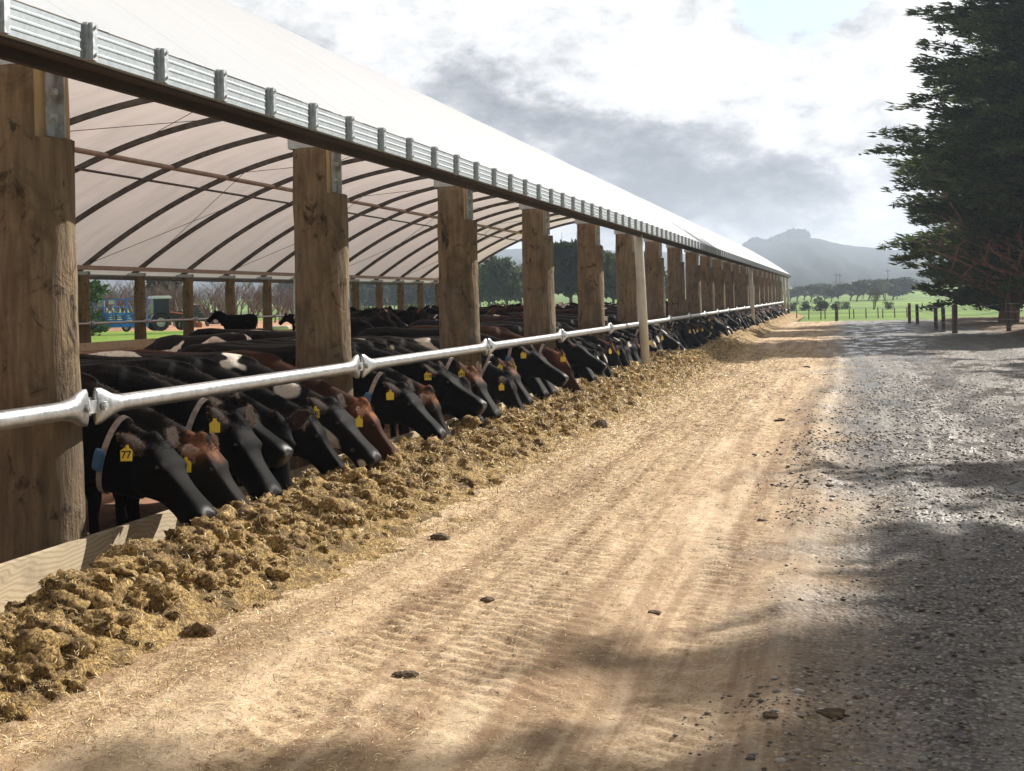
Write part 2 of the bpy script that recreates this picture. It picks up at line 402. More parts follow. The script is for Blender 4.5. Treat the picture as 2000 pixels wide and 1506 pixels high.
def galv(name, base, rough, var=.2):
    m, t, p = new_mat(name); P = t.obj()
    v = t.voro(P, 45, out='Color'); a, b, c_ = t.sep(v); n = t.noise(P, 6, 5, .6)
    f = t.math('MULTIPLY_ADD', a, .35, t.math('MULTIPLY', n, .65))
    t.put(p.inputs['Base Color'], t.mix(t.ss(f, .2, .8), tuple(x*(1-var) for x in base), tuple(min(1, x*(1+var)) for x in base)))
    p.inputs['Metallic'].default_value = .85
    t.put(p.inputs['Roughness'], t.math('MULTIPLY_ADD', f, .2, rough-.1)); return m
M['galv'] = galv('galvanised_steel', (.50, .53, .55), .45)
M['fascia'] = galv('galvanised_roll_former', (.30, .34, .37), .62, .12); M['fascia'].node_tree.nodes['Principled BSDF'].inputs['Metallic'].default_value = .45
M['pipe_rail'] = galv('galvanised_pipe', (.44, .45, .46), .36, .15)
M['rib'] = simple('dark_steel_rib', (.095, .085, .08), .6, .2, .4, 4, .1, .002)
M['purlin'] = simple('tan_membrane_sleeve', (.33, .26, .21), .8, 0, .15, 4, .1, .002)
M['white_pipe'] = simple('white_pvc_pipe', (.62, .62, .60), .45, 0, .12, 3, .05, .001)
m, t, p = new_mat('pine_board'); P = t.obj()
gv = t.scale(P, (1, .35, 1)); wn = t.noise(gv, 2.2, 3, .5, .8)
wv = t.math('SINE', t.math('MULTIPLY', t.math('ADD', t.math('MULTIPLY', t.sep(P)[2], 1.0), t.math('MULTIPLY', wn, .35)), 260))
c = t.mix(t.ss(wv, -.2, 1), (.46, .38, .26), (.36, .285, .18)); c = t.mix(t.math('MULTIPLY', t.ss(t.noise(P, 3, 6, .7), .5, .7), .5), c, (.22, .18, .12))
t.put(p.inputs['Base Color'], c); p.inputs['Roughness'].default_value = .75
t.put(p.inputs['Normal'], t.bump(t.noise(P, 40, 3), .15, .003)); M['board'] = m
# translucent white roof membrane
m, t, p = new_mat('roof_membrane'); P = t.obj()
st = t.noise(t.scale(P, (1, .5, 1)), .6, 7, .65, .5); st2 = t.noise(t.scale(P, (.25, 3, .25)), 3, 5, .6)
fac = t.math('MULTIPLY', t.ss(st, .5, .75), .12)
fine_ = t.math('MULTIPLY', t.ss(t.noise(t.scale(P, (1, 4, 1)), 8, 4, .6), .62, .72), .1)
fac = t.math('ADD', fac, fine_)
yq = t.math('ABSOLUTE', t.math('SUBTRACT', t.math('FRACT', t.math('MULTIPLY_ADD', t.sep(P)[1], 1/1.4767, .37)), .5))
fac = t.math('ADD', fac, t.math('MULTIPLY', t.math('LESS_THAN', yq, .011), .30))
strs = t.noise(t.scale(P, (.35, 2.2, .35)), 1.6, 6, .7); fac = t.math('ADD', fac, t.math('MULTIPLY', t.ss(strs, .52, .72), .22))
dif = t.node('ShaderNodeBsdfPrincipled'); t.put(dif.inputs['Base Color'], t.mix(fac, (.76, .80, .85), (.48, .49, .51)))
dif.inputs['Roughness'].default_value = .34; dif.inputs['Specular IOR Level'].default_value = .6
tr = t.node('ShaderNodeBsdfTranslucent'); t.put(tr.inputs[0], t.mix(fac, (.86, .76, .72), (.5, .42, .39)))
mx = t.node('ShaderNodeMixShader'); mx.inputs[0].default_value = .40
bn = t.bump(t.math('ADD', st2, t.noise(P, 14, 4, .6)), .25, .02); t.put(dif.inputs['Normal'], bn)
t.l.new(dif.outputs[0], mx.inputs[1]); t.l.new(tr.outputs[0], mx.inputs[2])
t.l.new(mx.outputs[0], m.node_tree.nodes['Material Output'].inputs[0]); M['roof'] = m

shed = empty('cattle_shelter', (-16, YE/2, 0))
tag(shed, 'long open-sided cattle shelter with white membrane arch roof on thick round timber posts', 'cattle shelter')
SO = Vector(shed.location)
def sadd(o): o.location = Vector(o.location) - SO; return o
def sbuild(mb, name, mat, smooth=False): return sadd(mb.build(name, mat, shed, smooth))
HALF = (XF-XB+.55)/2; XM = XF-HALF
RISE = 4.62
def arch(X, off=0):
    u = (X-XM)/HALF; return 2.84 + RISE*(1-u*u) + off
# roof: ridged sag between ribs
rx = np.linspace(XF-.005, XF-2*HALF+.005, 90); ry = np.linspace(YS, YE, 740)
RIBY = [Y0 + BAY*(k+.5) for k in range(-3, 22) if YS+.5 < Y0+BAY*(k+.5) < YE-1] + [YE-.12]
def roofz(x, y):
    u = (x-XM)/HALF
    ph = (y-Y0-BAY*.5)/BAY
    e = np.clip(1-u*u, 0, 1)**.5
    return 2.845 + RISE*(1-u*u) - .05*e*np.sin(np.pi*ph)**2 + .020*fbm(x*.8, y*1.2, 3, 33)*e + .006*np.sin(x*1.3+y*5.0+2*fbm(x*.3, y*.3, 2, 35))*e + .004*np.abs(np.sin(x*2.2))
roofm = grid_mesh('roof', rx[::-1], ry, roofz, [M['roof']])
sadd(add('roof', roofm, shed))
# ribs
for y in RIBY:
    mb = MB(); rings = []
    for X in np.linspace(XF-.12, XF-2*HALF+.12, 44):
        u = (X-XM)/HALF; sl = -2*RISE*u/HALF; nrm = Vector((-sl, 0, 1)).normalized()
        c0 = Vector((X, y, arch(X) - .035)); c1 = c0 - nrm*.17; h = .05
        rings.append([c0+Vector((0, -h, 0)), c0+Vector((0, h, 0)), c1+Vector((0, h, 0)), c1+Vector((0, -h, 0))])
    mb.loft(rings); sbuild(mb, 'roof_rib', M['rib'])
def lane_tube(name, X, off, r, mat, n=8, y0=YS, y1=YE):
    mb = MB(); mb.tube([(X, y0, arch(X)+off), (X, y1, arch(X)+off)], r, n); return sbuild(mb, name, mat, True)
for t_ in (6.5, 2*HALF-6.5): lane_tube('purlin', XF-2*HALF+t_, -.17, .085, M['purlin'])
for t_ in (5.7, 2*HALF-5.7): lane_tube('steel_purlin', XF-2*HALF+t_, -.27, .042, M['rib'])
mb = MB(); mb.tube([(XM, YS, arch(XM)-.2), (XM, YE, arch(XM)-.2)], .06); sbuild(mb, 'ridge_purlin', M['rib'], True)
mb = MB(); mb.box(XB-.1+.33, XB-.1+.39, YS, YE, 3.0, 3.17); sbuild(mb, 'membrane_sleeve', M['purlin'])
# wire bracing in pairs of bays
for i in range(0, len(RIBY)-2, 3):
    mb = MB()
    ya, yb_ = RIBY[i], RIBY[i+1]
    for Xa, Xb_ in ((XB+.3, XB+6.6), (XB+6.6, XM), (XM, XF-6.6), (XF-6.6, XF-.5)):
        for s_ in (0, 1):
            a_, b_ = (ya, yb_) if s_ else (yb_, ya)
            mb.tube([(Xa, a_, arch(Xa)-.2), (Xb_, b_, arch(Xb_)-.22)], .011, 5)
    sbuild(mb, 'bracing_wire', M['rib'], True)
# near eave beam and fascia
mb = MB()
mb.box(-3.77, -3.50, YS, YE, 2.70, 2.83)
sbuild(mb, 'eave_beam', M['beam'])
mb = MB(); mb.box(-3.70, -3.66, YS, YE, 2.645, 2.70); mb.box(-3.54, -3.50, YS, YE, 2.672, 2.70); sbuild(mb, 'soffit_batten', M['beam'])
mb = MB(); yy_ = YS; prof = []
zs = [2.685, 2.690, 2.715, 2.720, 2.728, 2.733, 2.760, 2.765, 2.773, 2.778, 2.805, 2.81, 2.818, 2.823, 2.850, 2.856]
dx = [0, .014, .014, .017, .017, .014, .014, .017, .017, .014, .014, .017, .017, .014, .014, 0]
rings = [[Vector((XF-.025+d, y, z)) for z, d in zip(zs, dx)] + [Vector((XF-.035, y, z)) for z in (2.856, 2.685)] for y in (YS, YE)]
mb.loft(rings); sbuild(mb, 'fascia', M['fascia'])
fx = XF-.005
clamp_ys = [Y0 + BAY*(i/6.0) - .08 for i in range(-16, 130) if YS < Y0+BAY*(i/6.0) < YE]
cl = MB(); cl.box(fx-.02, fx+.032, -.022, .022, 2.683, 2.862); cl.box(fx-.02, fx+.012, -.04, -.022, 2.683, 2.862)
cl.tube([(fx+.03, 0, 2.84), (fx+.042, 0, 2.84)], .009, 6); cl.tube([(fx+.03, 0, 2.71), (fx+.042, 0, 2.71)], .009, 6)
clm = cl.mesh('fascia_clamp', [M['galv']])
vis = [y for y in clamp_ys if y > 5.6][:98]
for y in vis:
    o = add('fascia_clamp', clm, shed, Vector((0, y, 0))); sadd(o)
mb = MB()
for y in [q for q in clamp_ys if q not in vis]: mb.box(fx-.02, fx+.032, y-.022, y+.022, 2.683, 2.862)
o = sbuild(mb, 'far_fascia_clamps', M['galv']); o['kind'] = 'stuff'; o.name = 'fascia_clamp_run'
# far eave
mb = MB(); mb.box(XB-.28, XB-.02, YS, YE, 2.70, 2.80); sbuild(mb, 'eave_beam', M['rib'])
mb = MB(); mb.box(XB-.32, XB-.285, YS, YE, 2.66, 2.86); sbuild(mb, 'fascia', M['fascia'])
# posts
def post_mesh(seed, notch=True, side=1):
    r_ = random.Random(seed); mb = MB(); N = 40; rings = []
    zs_ = [-.3, 0] + [i*.09 for i in range(1, 26)] + [2.34, 2.40, 2.425, 2.43, 2.5, 2.62, 2.75, 2.81]
    ph = [r_.uniform(0, 6.28) for _ in range(6)]
    for z in zs_:
        ring = []
        cut = notch and z >= 2.429
        rr = .236 - .006*z
        for j in range(N):
            q = 2*math.pi*j/N
            d = 1 + .02*math.sin(2*q+ph[0]+z*.3) + .012*math.sin(5*q+ph[1]+z*1.7) + .008*math.sin(9*q+ph[2]-z*3)
            d += .035*vnp(q*2.3+seed*7.7, z*1.6+seed) + .022*vnp(q*7+seed*3.3, z*6) + .012*vnp(q*15, z*3)
            X = rr*d*math.cos(q); Y = rr*d*math.sin(q)
            if cut: X = X*side; X = min(X, .125); X *= side
            ring.append((X, Y, z))
        rings.append(ring)
    mb.loft(rings); mb.m = [1 if False else 0]*len(mb.f)
    # the cut face of the notch in paler wood
    me = mb.mesh('post', [M['post'], M['cut']], True)
    for p_ in me.polygons:
        if notch and p_.center.z > 2.43 and p_.center.x*side > .118 and p_.normal.x*side > .8: p_.material_index = 1; p_.use_smooth = False
        if notch and abs(p_.normal.z) > .6 and p_.center.z > 2: p_.use_smooth = False
    return me
def vnp(x, y): return float(vn(np.array([x]), np.array([y]), 12)[0])
PM = [post_mesh(s) for s in range(5)]
def bracket_mesh(side=1):
    b = MB(); s = side
    def bx(x0, x1, *a): b.box(min(x0*s, x1*s), max(x0*s, x1*s), *a)
    bx(.128, .140, -.075, .055, 2.44, 2.93)
    bx(.140, .175, .043, .055, 2.44, 2.93)
    for z in (2.54, 2.68):
        b.tube([(.140*s, -.02, z), (.168*s, -.02, z)], .020, 6)
        b.tube([(.139*s, -.02, z), (.144*s, -.02, z)], .030, 10)
    bx(-.24, .55, -.10, .10, 2.815, 2.822); bx(-.24, .55, -.112, -.10, 2.815, 2.95); bx(-.24, .55, .10, .112, 2.815, 2.95)
    return b.mesh('bracket', [M['galv']])
BM_ = [bracket_mesh(1), bracket_mesh(-1)]
PM2 = [post_mesh(s+20, True, -1) for s in range(3)]
post_y = [Y0+BAY*k for k in range(-3, 22)] + [YE-.35]
for i, y in enumerate(post_y):
    o = sadd(add('post', PM[(i*3+2) % 5], shed, Vector((XP, y, 0)))); o.scale = (1, 1, 1)
    b = add('bracket', BM_[0], o)
far_y = [Y0+BAY*(k+.5) for k in range(-3, 21)] + [YE-.35]
for i, y in enumerate(far_y):
    o = sadd(add('post', PM2[i % 3], shed, Vector((XB, y, 0)))); b = add('bracket', BM_[1], o)
# feed rail: one pipe per bay, flattened at both ends
def rail_mesh(L):
    mb = MB(); rings = []; N = 14
    for s, ry_, rz_ in [(.045, .016, .098), (.055, .022, .103), (.10, .026, .100), (.15, .036, .084), (.21, .047, .062), (.30, .048, .049)]:
        rings.append((s, ry_, rz_))
    rings += [(L-s, a, b) for s, a, b in rings[::-1]]
    R_ = [[Vector((a*math.cos(2*math.pi*j/N), s, b*math.sin(2*math.pi*j/N))) for j in range(N)] for s, a, b in rings]
    mb.loft(R_); return mb.mesh('feed_rail', [M['pipe_rail']], True)
def joint_mesh():
    mb = MB()
    mb.box(-.012, .012, -.13, .13, -.035, .035); mb.box(-.16, -.012, -.03, .03, -.05, .05)
    for s in (-.085, .085):
        mb.tube([(-.045, s, 0), (.05, s, 0)], .014, 6); mb.tube([(.03, s, 0), (.047, s, 0)], .026, 6)
    mb.tube([(-.17, -.09, .02), (-.17, -.09, .16)], .012, 6)
    return mb.mesh('rail_joint', [M['galv']])
RM, JM = rail_mesh(BAY), joint_mesh()
ZR = .975
for side, X, ylist in ((0, -3.96, post_y), (1, XB+.30, far_y)):
    for i in range(len(ylist)-1):
        L = ylist[i+1]-ylist[i]
        o = sadd(add('feed_rail', RM if abs(L-BAY) < .01 else rail_mesh(L), shed, Vector((X, ylist[i], ZR))))
        j = add('rail_joint', JM, o)
        if side: j.scale = (-1, 1, 1)
# feed boards
for side, X, ylist in ((0, -4.035, post_y), (1, XB+.27, far_y)):
    for i in range(len(ylist)-1):
        mb = MB(); L = ylist[i+1]-ylist[i]
        mb.box(-.022, .022, .004+.3, L-.004+.3, -.05, .262); o = sadd(mb.build('feed_board', M['board'], shed, False, Vector((X, ylist[i], 0))))
mb = MB(); mb.box(-4.06, -3.99, YS, YE, -.1, .045); sbuild(mb, 'kerb', M['board'])
# downpipes
for y, X in ((26.9, -3.72), (60.6, -3.72), (96.0, -3.72), (101.9, -3.72)):
    mb = MB(); mb.tube([(X-.02, y, 2.82), (X+.0, y, 2.5), (X+.09, y, 0)], .085, 16); sbuild(mb, 'downpipe', M['white_pipe'], True)
for y in (70.5, 100.5):
    mb = MB(); mb.tube([(XB+.05, y, 2.82), (XB+.05, y, 0)], .11, 12); sbuild(mb, 'downpipe', M['white_pipe'], True)
tag(add('bedding', grid_mesh('bedding', np.arange(-28.3, -4.06, .3), np.arange(YS, YE+3, .3), lambda x, y: -.045+.035*fbm(x*1.1, y*1.1, 3, 15), [M['bedding']])), kind='structure')
# ------------------------------------------------------------------ cattle
def coat(name, base, patch=0.0, pollc=None, sheenw=.04, thr=.56):
    m, t, p = new_mat(name); P = t.obj(); r = t.rnd()
    Q = t.add(P, t.comb(t.math('MULTIPLY', r, 23.0), t.math('MULTIPLY', r, 41.0), t.math('MULTIPLY', r, 13.0)))
    hair = t.noise(t.scale(P, (.35, 1, 1)), 70, 3, .6)
    c = t.mix(t.math('MULTIPLY', t.ss(t.noise(P, 3, 4, .6), .4, .7), .5), base, tuple(min(1, b*1.6+.001) for b in base))
    if pollc: c = t.mix(t.math('MULTIPLY', t.attr('poll'), t.ss(t.noise(Q, 9, 4, .6), .32, .55)), c, pollc)
    c = t.mix(t.math('MULTIPLY', t.attr('muz'), .8), c, (.022, .018, .018) if base[0] < .1 else (.05, .035, .03))
    c = t.mix(t.math('MULTIPLY', t.attr('ear'), .8), c, (.030, .018, .013) if not pollc else tuple(v*.35 for v in pollc))
    if name.startswith('blazed'): c = t.mix(t.ss(t.math('MULTIPLY', t.attr('blaze'), t.math('ADD', t.noise(Q, 14, 3, .5), .5)), .42, .52), c, (.60, .56, .50))
    if patch:
        n = t.noise(Q, patch, 2, .45, .3); c = t.mix(t.ss(n, thr, thr+.02), c, (.62, .57, .50))
    t.put(p.inputs['Base Color'], c); t.put(p.inputs['Roughness'], t.math('MULTIPLY_ADD', t.attr('muz'), -.35, .62))
    t.put(p.inputs['Specular IOR Level'], t.math('MULTIPLY_ADD', t.attr('muz'), .4, .035))
    p.inputs['Sheen Weight'].default_value = sheenw*.3; p.inputs['Sheen Roughness'].default_value = .25
    t.put(p.inputs['Normal'], t.bump(hair, .5, .004)); return m
K = {'blaze': coat('blazed_black_coat', (.003, .0026, .0026), 0),
     'black': coat('black_coat', (.003, .0026, .0026)),
     'browned': coat('black_coat_rusty_poll', (.010, .008, .007), 0, (.15, .062, .030)),
     'patched': coat('black_white_coat', (.008, .007, .007), 1.7, None, .08, .565),
     'brown': coat('dark_brown_coat', (.016, .008, .006), 0, (.13, .055, .028)),
     'tan': coat('reddish_brown_coat', (.034, .014, .008), 0, (.22, .090, .042))}
M['hair_k'] = simple('black_hair', (.016, .012, .011), .6, 0, .5, 30, 0, spec=.08)
M['hair_rim'] = simple('rim_lit_hair', (.22, .15, .11), .6, 0, .4, 30, 0, spec=.1)  # pale hair that paints in the backlit rim of ears and neck crest
M['hair_b'] = simple('brown_hair', (.14, .06, .032), .6, 0, .5, 30, 0, spec=.1)
M['eye'] = simple('dark_eye', (.008, .006, .005), .08, 0, .1, 3, 0)
m, t, p = new_mat('yellow_ear_tag'); p.inputs['Base Color'].default_value = (.78, .56, .03, 1); p.inputs['Roughness'].default_value = .45
M['tag'] = m
M['ink'] = simple('black_ink', (.01, .01, .01), .5, 0, .1, 3, 0)
M['strap'] = simple('pale_nylon_collar', (.36, .31, .29), .8, 0, .3, 30, .3, .002)
M['blue'] = simple('blue_plastic', (.05, .16, .34), .4, 0, .1, 5, 0)
SMT = {}
def body_mesh(name, poll, pitch, yaw, rollh=0, neck0=(-.10, 0, .93), stand=0, turn=0, voxel=.016, scale=1.0, earc=0):
    """local frame: +x forward, withers over the origin, z up.  pitch: angle of the face line below the horizontal"""
    mb = MB(); N = 20
    def ring(c, side, up, hw, ht, hb, ex=2.3):
        out = []
        for j in range(N):
            q = 2*math.pi*j/N; cq, sq = math.cos(q), math.sin(q)
            a = math.copysign(abs(cq)**(2/ex), cq)*hw; b = math.copysign(abs(sq)**(2/ex), sq)*(ht if sq > 0 else hb)
            out.append(c + side*a + up*b)
        return out
    Xv, Yv, Zv = Vector((1, 0, 0)), Vector((0, 1, 0)), Vector((0, 0, 1))
    tr = [(-1.45, 1.02, .06, .10, .12), (-1.41, 1.0, .15, .20, .26), (-1.30, .97, .225, .29, .36), (-1.05, .95, .275, .325, .38), (-.75, .91, .30, .335, .40),
          (-.4, .89, .31, .345, .39), (-.15, .89, .27, .365, .36), (.03, .90, .215, .33, .34), (.14, .88, .165, .25, .28), (.22, .86, .08, .12, .15)]
    mb.loft([ring(Vector((x, 0, z)), Yv, Zv, hw, ht, hb, 2.25) for x, z, hw, ht, hb in tr])
    # bony landmarks: hip hooks, spine
    for s in (-1, 1):
        mb.ell((-1.02, s*.225, 1.17), (.10, .06, .06)); mb.ell((-1.36, s*.10, 1.12), (.07, .05, .06))
        mb.ell((.0, s*.19, .80), (.15, .07, .24)); mb.ell((-1.18, s*.19, .80), (.19, .085, .26))
    mb.ell((-.12, 0, 1.16), (.34, .05, .08))
    mb.ell((-.95, 0, .55), (.20, .14, .16))
    # head frame
    poll = Vector(poll)
    a = Vector((math.cos(pitch)*math.cos(yaw), math.cos(pitch)*math.sin(yaw), -math.sin(pitch)))
    side = Vector((-math.sin(yaw), math.cos(yaw), 0)); u = side.cross(a)
    if u.dot(Vector((math.sin(pitch), 0, math.cos(pitch)))) < 0: u = -u
    if rollh:
        q = Matrix.Rotation(rollh, 3, a); side = q @ side; u = q @ u
    hs = [(-.06, .05, -.0, .10), (-.03, .085, .035, .16), (.02, .110, .048, .225), (.08, .120, .046, .268), (.14, .128, .050, .278), (.18, .124, .044, .268),
          (.23, .102, .030, .232), (.28, .088, .025, .200), (.34, .083, .026, .180), (.40, .083, .030, .168), (.455, .090, .034, .162), (.50, .101, .038, .164), (.54, .104, .034, .158), (.57, .097, .020, .146), (.590, .076, -.002, .118), (.598, .045, -.03, .09)]
    mb.loft([ring(poll + a*d, side, u, hw, ht, hb, 2.5) for d, hw, ht, hb in hs])
    mb.ell(poll + u*.03 - a*.02, (.07, .055, .04), rot=Matrix((a, side, u)).transposed())
    eyes = []
    for s in (-1, 1):
        e = poll + a*.165 + side*s*.104 + u*.005; mb.ell(e, (.050, .034, .036), 10, 6, Matrix((a, side, u)).transposed())
        eyes.append(e + side*s*.020 + u*.002)
        mb.ell(poll + a*.12 - u*.14 + side*s*.09, (.12, .04, .10), 10, 6, Matrix((a, side, u)).transposed())
        mb.ell(poll + a*.565 + side*s*.058 + u*.004, (.026, .030, .026), 8, 6, Matrix((a, side, u)).transposed())
    # ears
    tips = []
    for s in (-1, 1):
        rt = poll + a*.035 + side*s*.095 - u*.005
        d = (side*s*(.62+.2*earc) - a*(.62-.7*earc) + Vector((0, 0, .28-.75*earc))).normalized(); w_ = (a*.9 - u*.25).normalized(); w_ = (w_ - d*w_.dot(d)).normalized(); th = d.cross(w_)
        er = []
        for k, wd, tt in ((0, .030, .024), (.04, .050, .020), (.095, .074, .015), (.155, .066, .013), (.205, .036, .011), (.228, .012, .008)):
            er.append([rt + d*k + w_*wd*math.cos(2*math.pi*j/N) + th*(tt*math.sin(2*math.pi*j/N) - .012*math.cos(2*math.pi*j/N)**2) for j in range(N)])
        if er and (er[0][0]-er[0][1]).length: mb.loft(er)
        tips.append((rt, d, w_, th))
    # neck
    P0 = Vector(neck0); P3 = poll + a*.06 - u*.12
    P1 = P0 + Vector((.30, 0, -.02)); P2 = P3 - a*.06 + Vector((-.20, 0, .0)) if pitch > .6 else P3 - a*.25
    pts = []
    for i in range(11):
        q = i/10; pts.append(P0*(1-q)**3 + P1*3*q*(1-q)**2 + P2*3*q*q*(1-q) + P3*q**3)
    rings = []; nk = []
    for i, c in enumerate(pts):
        d = (pts[min(i+1, 10)] - pts[max(i-1, 0)]).normalized(); q = i/10
        sd_ = Vector((-d.y, d.x, 0)); sd_ = (Yv*(1-q) + side*q); sd_ = (sd_ - d*sd_.dot(d)).normalized(); up = d.cross(sd_) * -1
        if up.z < 0 and up.x < 0: up = -up
        up = sd_.cross(d); up = up if up.dot(Zv + Xv*.3) > 0 else -up
        hw = .19*(1-q)**1.2 + .10*(1-(1-q)**1.2); hh = .32*(1-q)+.20*q
        rings.append(ring(c, sd_, up, hw, hh*.95, hh*1.05, 2.1)); nk.append((c, d, sd_, up, hw, hh))
    mb.loft(rings)
    # legs
    st = stand
    for s, k in ((-1, 1), (1, -1)):
        f = .07*k*st
        mb.tube([(.0, s*.15, .85), (.02+f*.3, s*.16, .62), (.035+f, s*.155, .37), (.015+f*1.2, s*.155, .24), (.02+f*1.3, s*.155, .12), (.045+f*1.3, s*.155, .045), (.06+f*1.3, s*.155, .0)],
                [.12, .092, .050, .034, .038, .046, .056], 12)
        h = -.11*k*st
        mb.tube([(-1.16, s*.16, .90), (-1.08, s*.19, .68), (-1.20+h*.5, s*.18, .50), (-1.29+h, s*.17, .42), (-1.265+h, s*.165, .25), (-1.25+h, s*.165, .12), (-1.22+h, s*.165, .045), (-1.20+h, s*.165, 0)],
                [.19, .135, .072, .050, .037, .040, .048, .057], 12)
    tb = MB()
    mb.tube([(-1.40, 0, 1.20), (-1.475, 0, 1.12), (-1.50, 0, .95), (-1.50, .01, .7), (-1.49, .01, .55)], [.035, .026, .020, .018, .018], 10)
    mb.ell((-1.49, .01, .44), (.035, .035, .14))
    me0 = mb.mesh(name+'_src', []); o = bpy.data.objects.new('tmp', me0); col.objects.link(o)
    rm = o.modifiers.new('r', 'REMESH'); rm.mode = 'VOXEL'; rm.voxel_size = voxel
    smd = o.modifiers.new('s', 'SMOOTH'); smd.factor = .5; smd.iterations = 3
    dg = bpy.context.evaluated_depsgraph_get(); dg.update()
    me = bpy.data.meshes.new_from_object(o.evaluated_get(dg)); me.name = name
    bpy.data.objects.remove(o); bpy.data.meshes.remove(me0)
    n = len(me.vertices); co = np.empty(n*3, np.float32); me.vertices.foreach_get('co', co); co = co.reshape(-1, 3)
    if turn:   # gentle sideways bend of the trunk
        pass
    pv = np.array(poll - a*.0 + u*.03); mz = np.array(poll + a*.56 - u*.04)
    dp = np.linalg.norm(co-pv, axis=1); dm = np.linalg.norm(co-mz, axis=1)
    rel = co-np.array(poll); la_ = np.abs(rel @ np.array(side)); al_ = rel @ np.array(a); uu_ = rel @ np.array(u)
    blz = (1-sst(la_, .018, .040))*sst(al_, .02, .07)*(1-sst(al_, .14, .26))*(uu_ > -.01)
    em0 = [np.array(t_[0]+t_[1]*.14) for t_ in tips]; de0 = np.minimum(np.linalg.norm(co-em0[0], axis=1), np.linalg.norm(co-em0[1], axis=1))
    for nm, arr in (('poll', 1-sst(dp, .09, .20)), ('muz', 1-sst(dm, .05, .10)), ('ear', 1-sst(de0, .08, .12)), ('blaze', blz)):
        at = me.attributes.new(nm, 'FLOAT', 'POINT'); at.data.foreach_set('value', arr.astype(np.float32))
    me.polygons.foreach_set('use_smooth', np.ones(len(me.polygons), bool))
    me.materials.append(K['black'])
    if scale != 1: me.transform(Matrix.Scale(scale, 4)); 
    # coat hair: slivers over the head, neck and topline
    me.calc_loop_triangles() if False else None
    nor = np.empty(n*3, np.float32); me.vertices.foreach_get('normal', nor); nor = nor.reshape(-1, 3); me.vertices.foreach_get('co', co.reshape(-1)) 
    cc = np.empty(n*3, np.float32); me.vertices.foreach_get('co', cc); cc = cc.reshape(-1, 3)
    wgt = .35*(nor[:, 2] > .45)*(cc[:, 2] > 1.0) + 1.0*(cc[:, 0] > .12)*(nor[:, 2] > .35)*(dp > .1) + 1.0*(dp < .09)*(nor[:, 2] > .2) + .05*(cc[:, 0] > .0)
    em = [np.array((t_[0]+t_[1]*.14)*scale) for t_ in tips]; de = np.minimum(np.linalg.norm(cc-em[0], axis=1), np.linalg.norm(cc-em[1], axis=1))
    wgt = wgt*(dm > .16)*((cc/scale - np.array(poll)) @ np.array(a) < .07)
    wgt = wgt + .9*(de < .125)*(de > .055)
    rg = np.random.default_rng(abs(hash(name)) % 1000 if False else len(name)*7+n % 97)
    idx = rg.choice(n, 8000, p=wgt/wgt.sum())
    b = cc[idx]; nn = nor[idx]; back = -np.array(a)*.35
    ln = rg.uniform(.010, .026, (len(idx), 1))*np.where(dp[idx] < .11, 1.7, 1)[:, None]
    dr = nn*.55 + rg.normal(0, .38, b.shape) + np.where((cc[idx, 0] > .9)[:, None], np.array(a)*.2, np.array([-.1, 0, -.25]))
    dr /= np.linalg.norm(dr, axis=1, keepdims=True)
    sdv = np.cross(dr, rg.normal(0, 1, b.shape)); sdv /= np.linalg.norm(sdv, axis=1, keepdims=True)
    wv_ = .0010
    V = np.stack([b-nn*.002+sdv*wv_, b-nn*.002-sdv*wv_, b+dr*ln], 1).reshape(-1, 3)
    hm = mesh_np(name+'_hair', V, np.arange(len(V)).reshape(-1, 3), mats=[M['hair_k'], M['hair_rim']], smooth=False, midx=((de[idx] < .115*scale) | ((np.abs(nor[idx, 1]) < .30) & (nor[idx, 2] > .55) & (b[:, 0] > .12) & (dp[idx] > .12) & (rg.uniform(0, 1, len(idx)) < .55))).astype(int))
    hb = hm.copy(); hb.materials.clear(); hb.materials.append(M['hair_b']); hb.materials.append(M['hair_b'])
    # tag meshes hung in the two ears
    info = dict(eyes=[e*scale for e in eyes], ears=tips, nk=nk, scale=scale)
    return me, hm, info, hb
def tag_mesh(info, s):
    rt, d, w_, th = info['ears'][s]
    # hangs from the ear, faces forward like the face
    c = (rt + d*.15 - w_*.0)
    up = Vector((0, 0, 1)); fr = (w_*.55 + Vector((0, (-1 if s == 0 else 1)*.7, .15))).normalized() if False else None
    nrm = (Vector((.35, -1.0, .1)) if s == 0 else Vector((.75, -.6, .1))).normalized()
    rt_ = Vector((0, 0, 1)).cross(nrm).normalized(); up = nrm.cross(rt_)
    c = c + nrm*.03 - up*.055
    mb = MB()
    pts = [(-.034, -.07), (.034, -.07), (.036, -.008), (.014, .008), (.012, .026), (-.012, .026), (-.014, .008), (-.036, -.008)]
    f = [c + rt_*x + up*y + nrm*.0015 for x, y in pts]; bk = [c + rt_*x + up*y - nrm*.0015 for x, y in pts]
    mb.loft([bk, f]); mb.tube([c + up*.014 + nrm*.004, c + up*.014 - nrm*.03], .007, 6)
    return mb.mesh('ear_tag', [M['tag']]), c, nrm, rt_, up
def number_mesh(txt, c, nrm, rt_, up):
    cu = bpy.data.curves.new('number', 'FONT'); cu.body = txt; cu.size = .062 if len(txt) < 3 else .046; cu.align_x = 'CENTER'; cu.align_y = 'CENTER'; cu.extrude = .0004; cu.offset = .0012
    o = bpy.data.objects.new('tmp', cu); col.objects.link(o); dg = bpy.context.evaluated_depsgraph_get(); dg.update()
    me = bpy.data.meshes.new_from_object(o.evaluated_get(dg)); bpy.data.objects.remove(o)
    m4 = Matrix((rt_, up, nrm)).transposed().to_4x4(); m4.translation = c - up*.034 + nrm*.0026
    me.transform(m4); me.materials.clear(); me.materials.append(M['ink']); return me
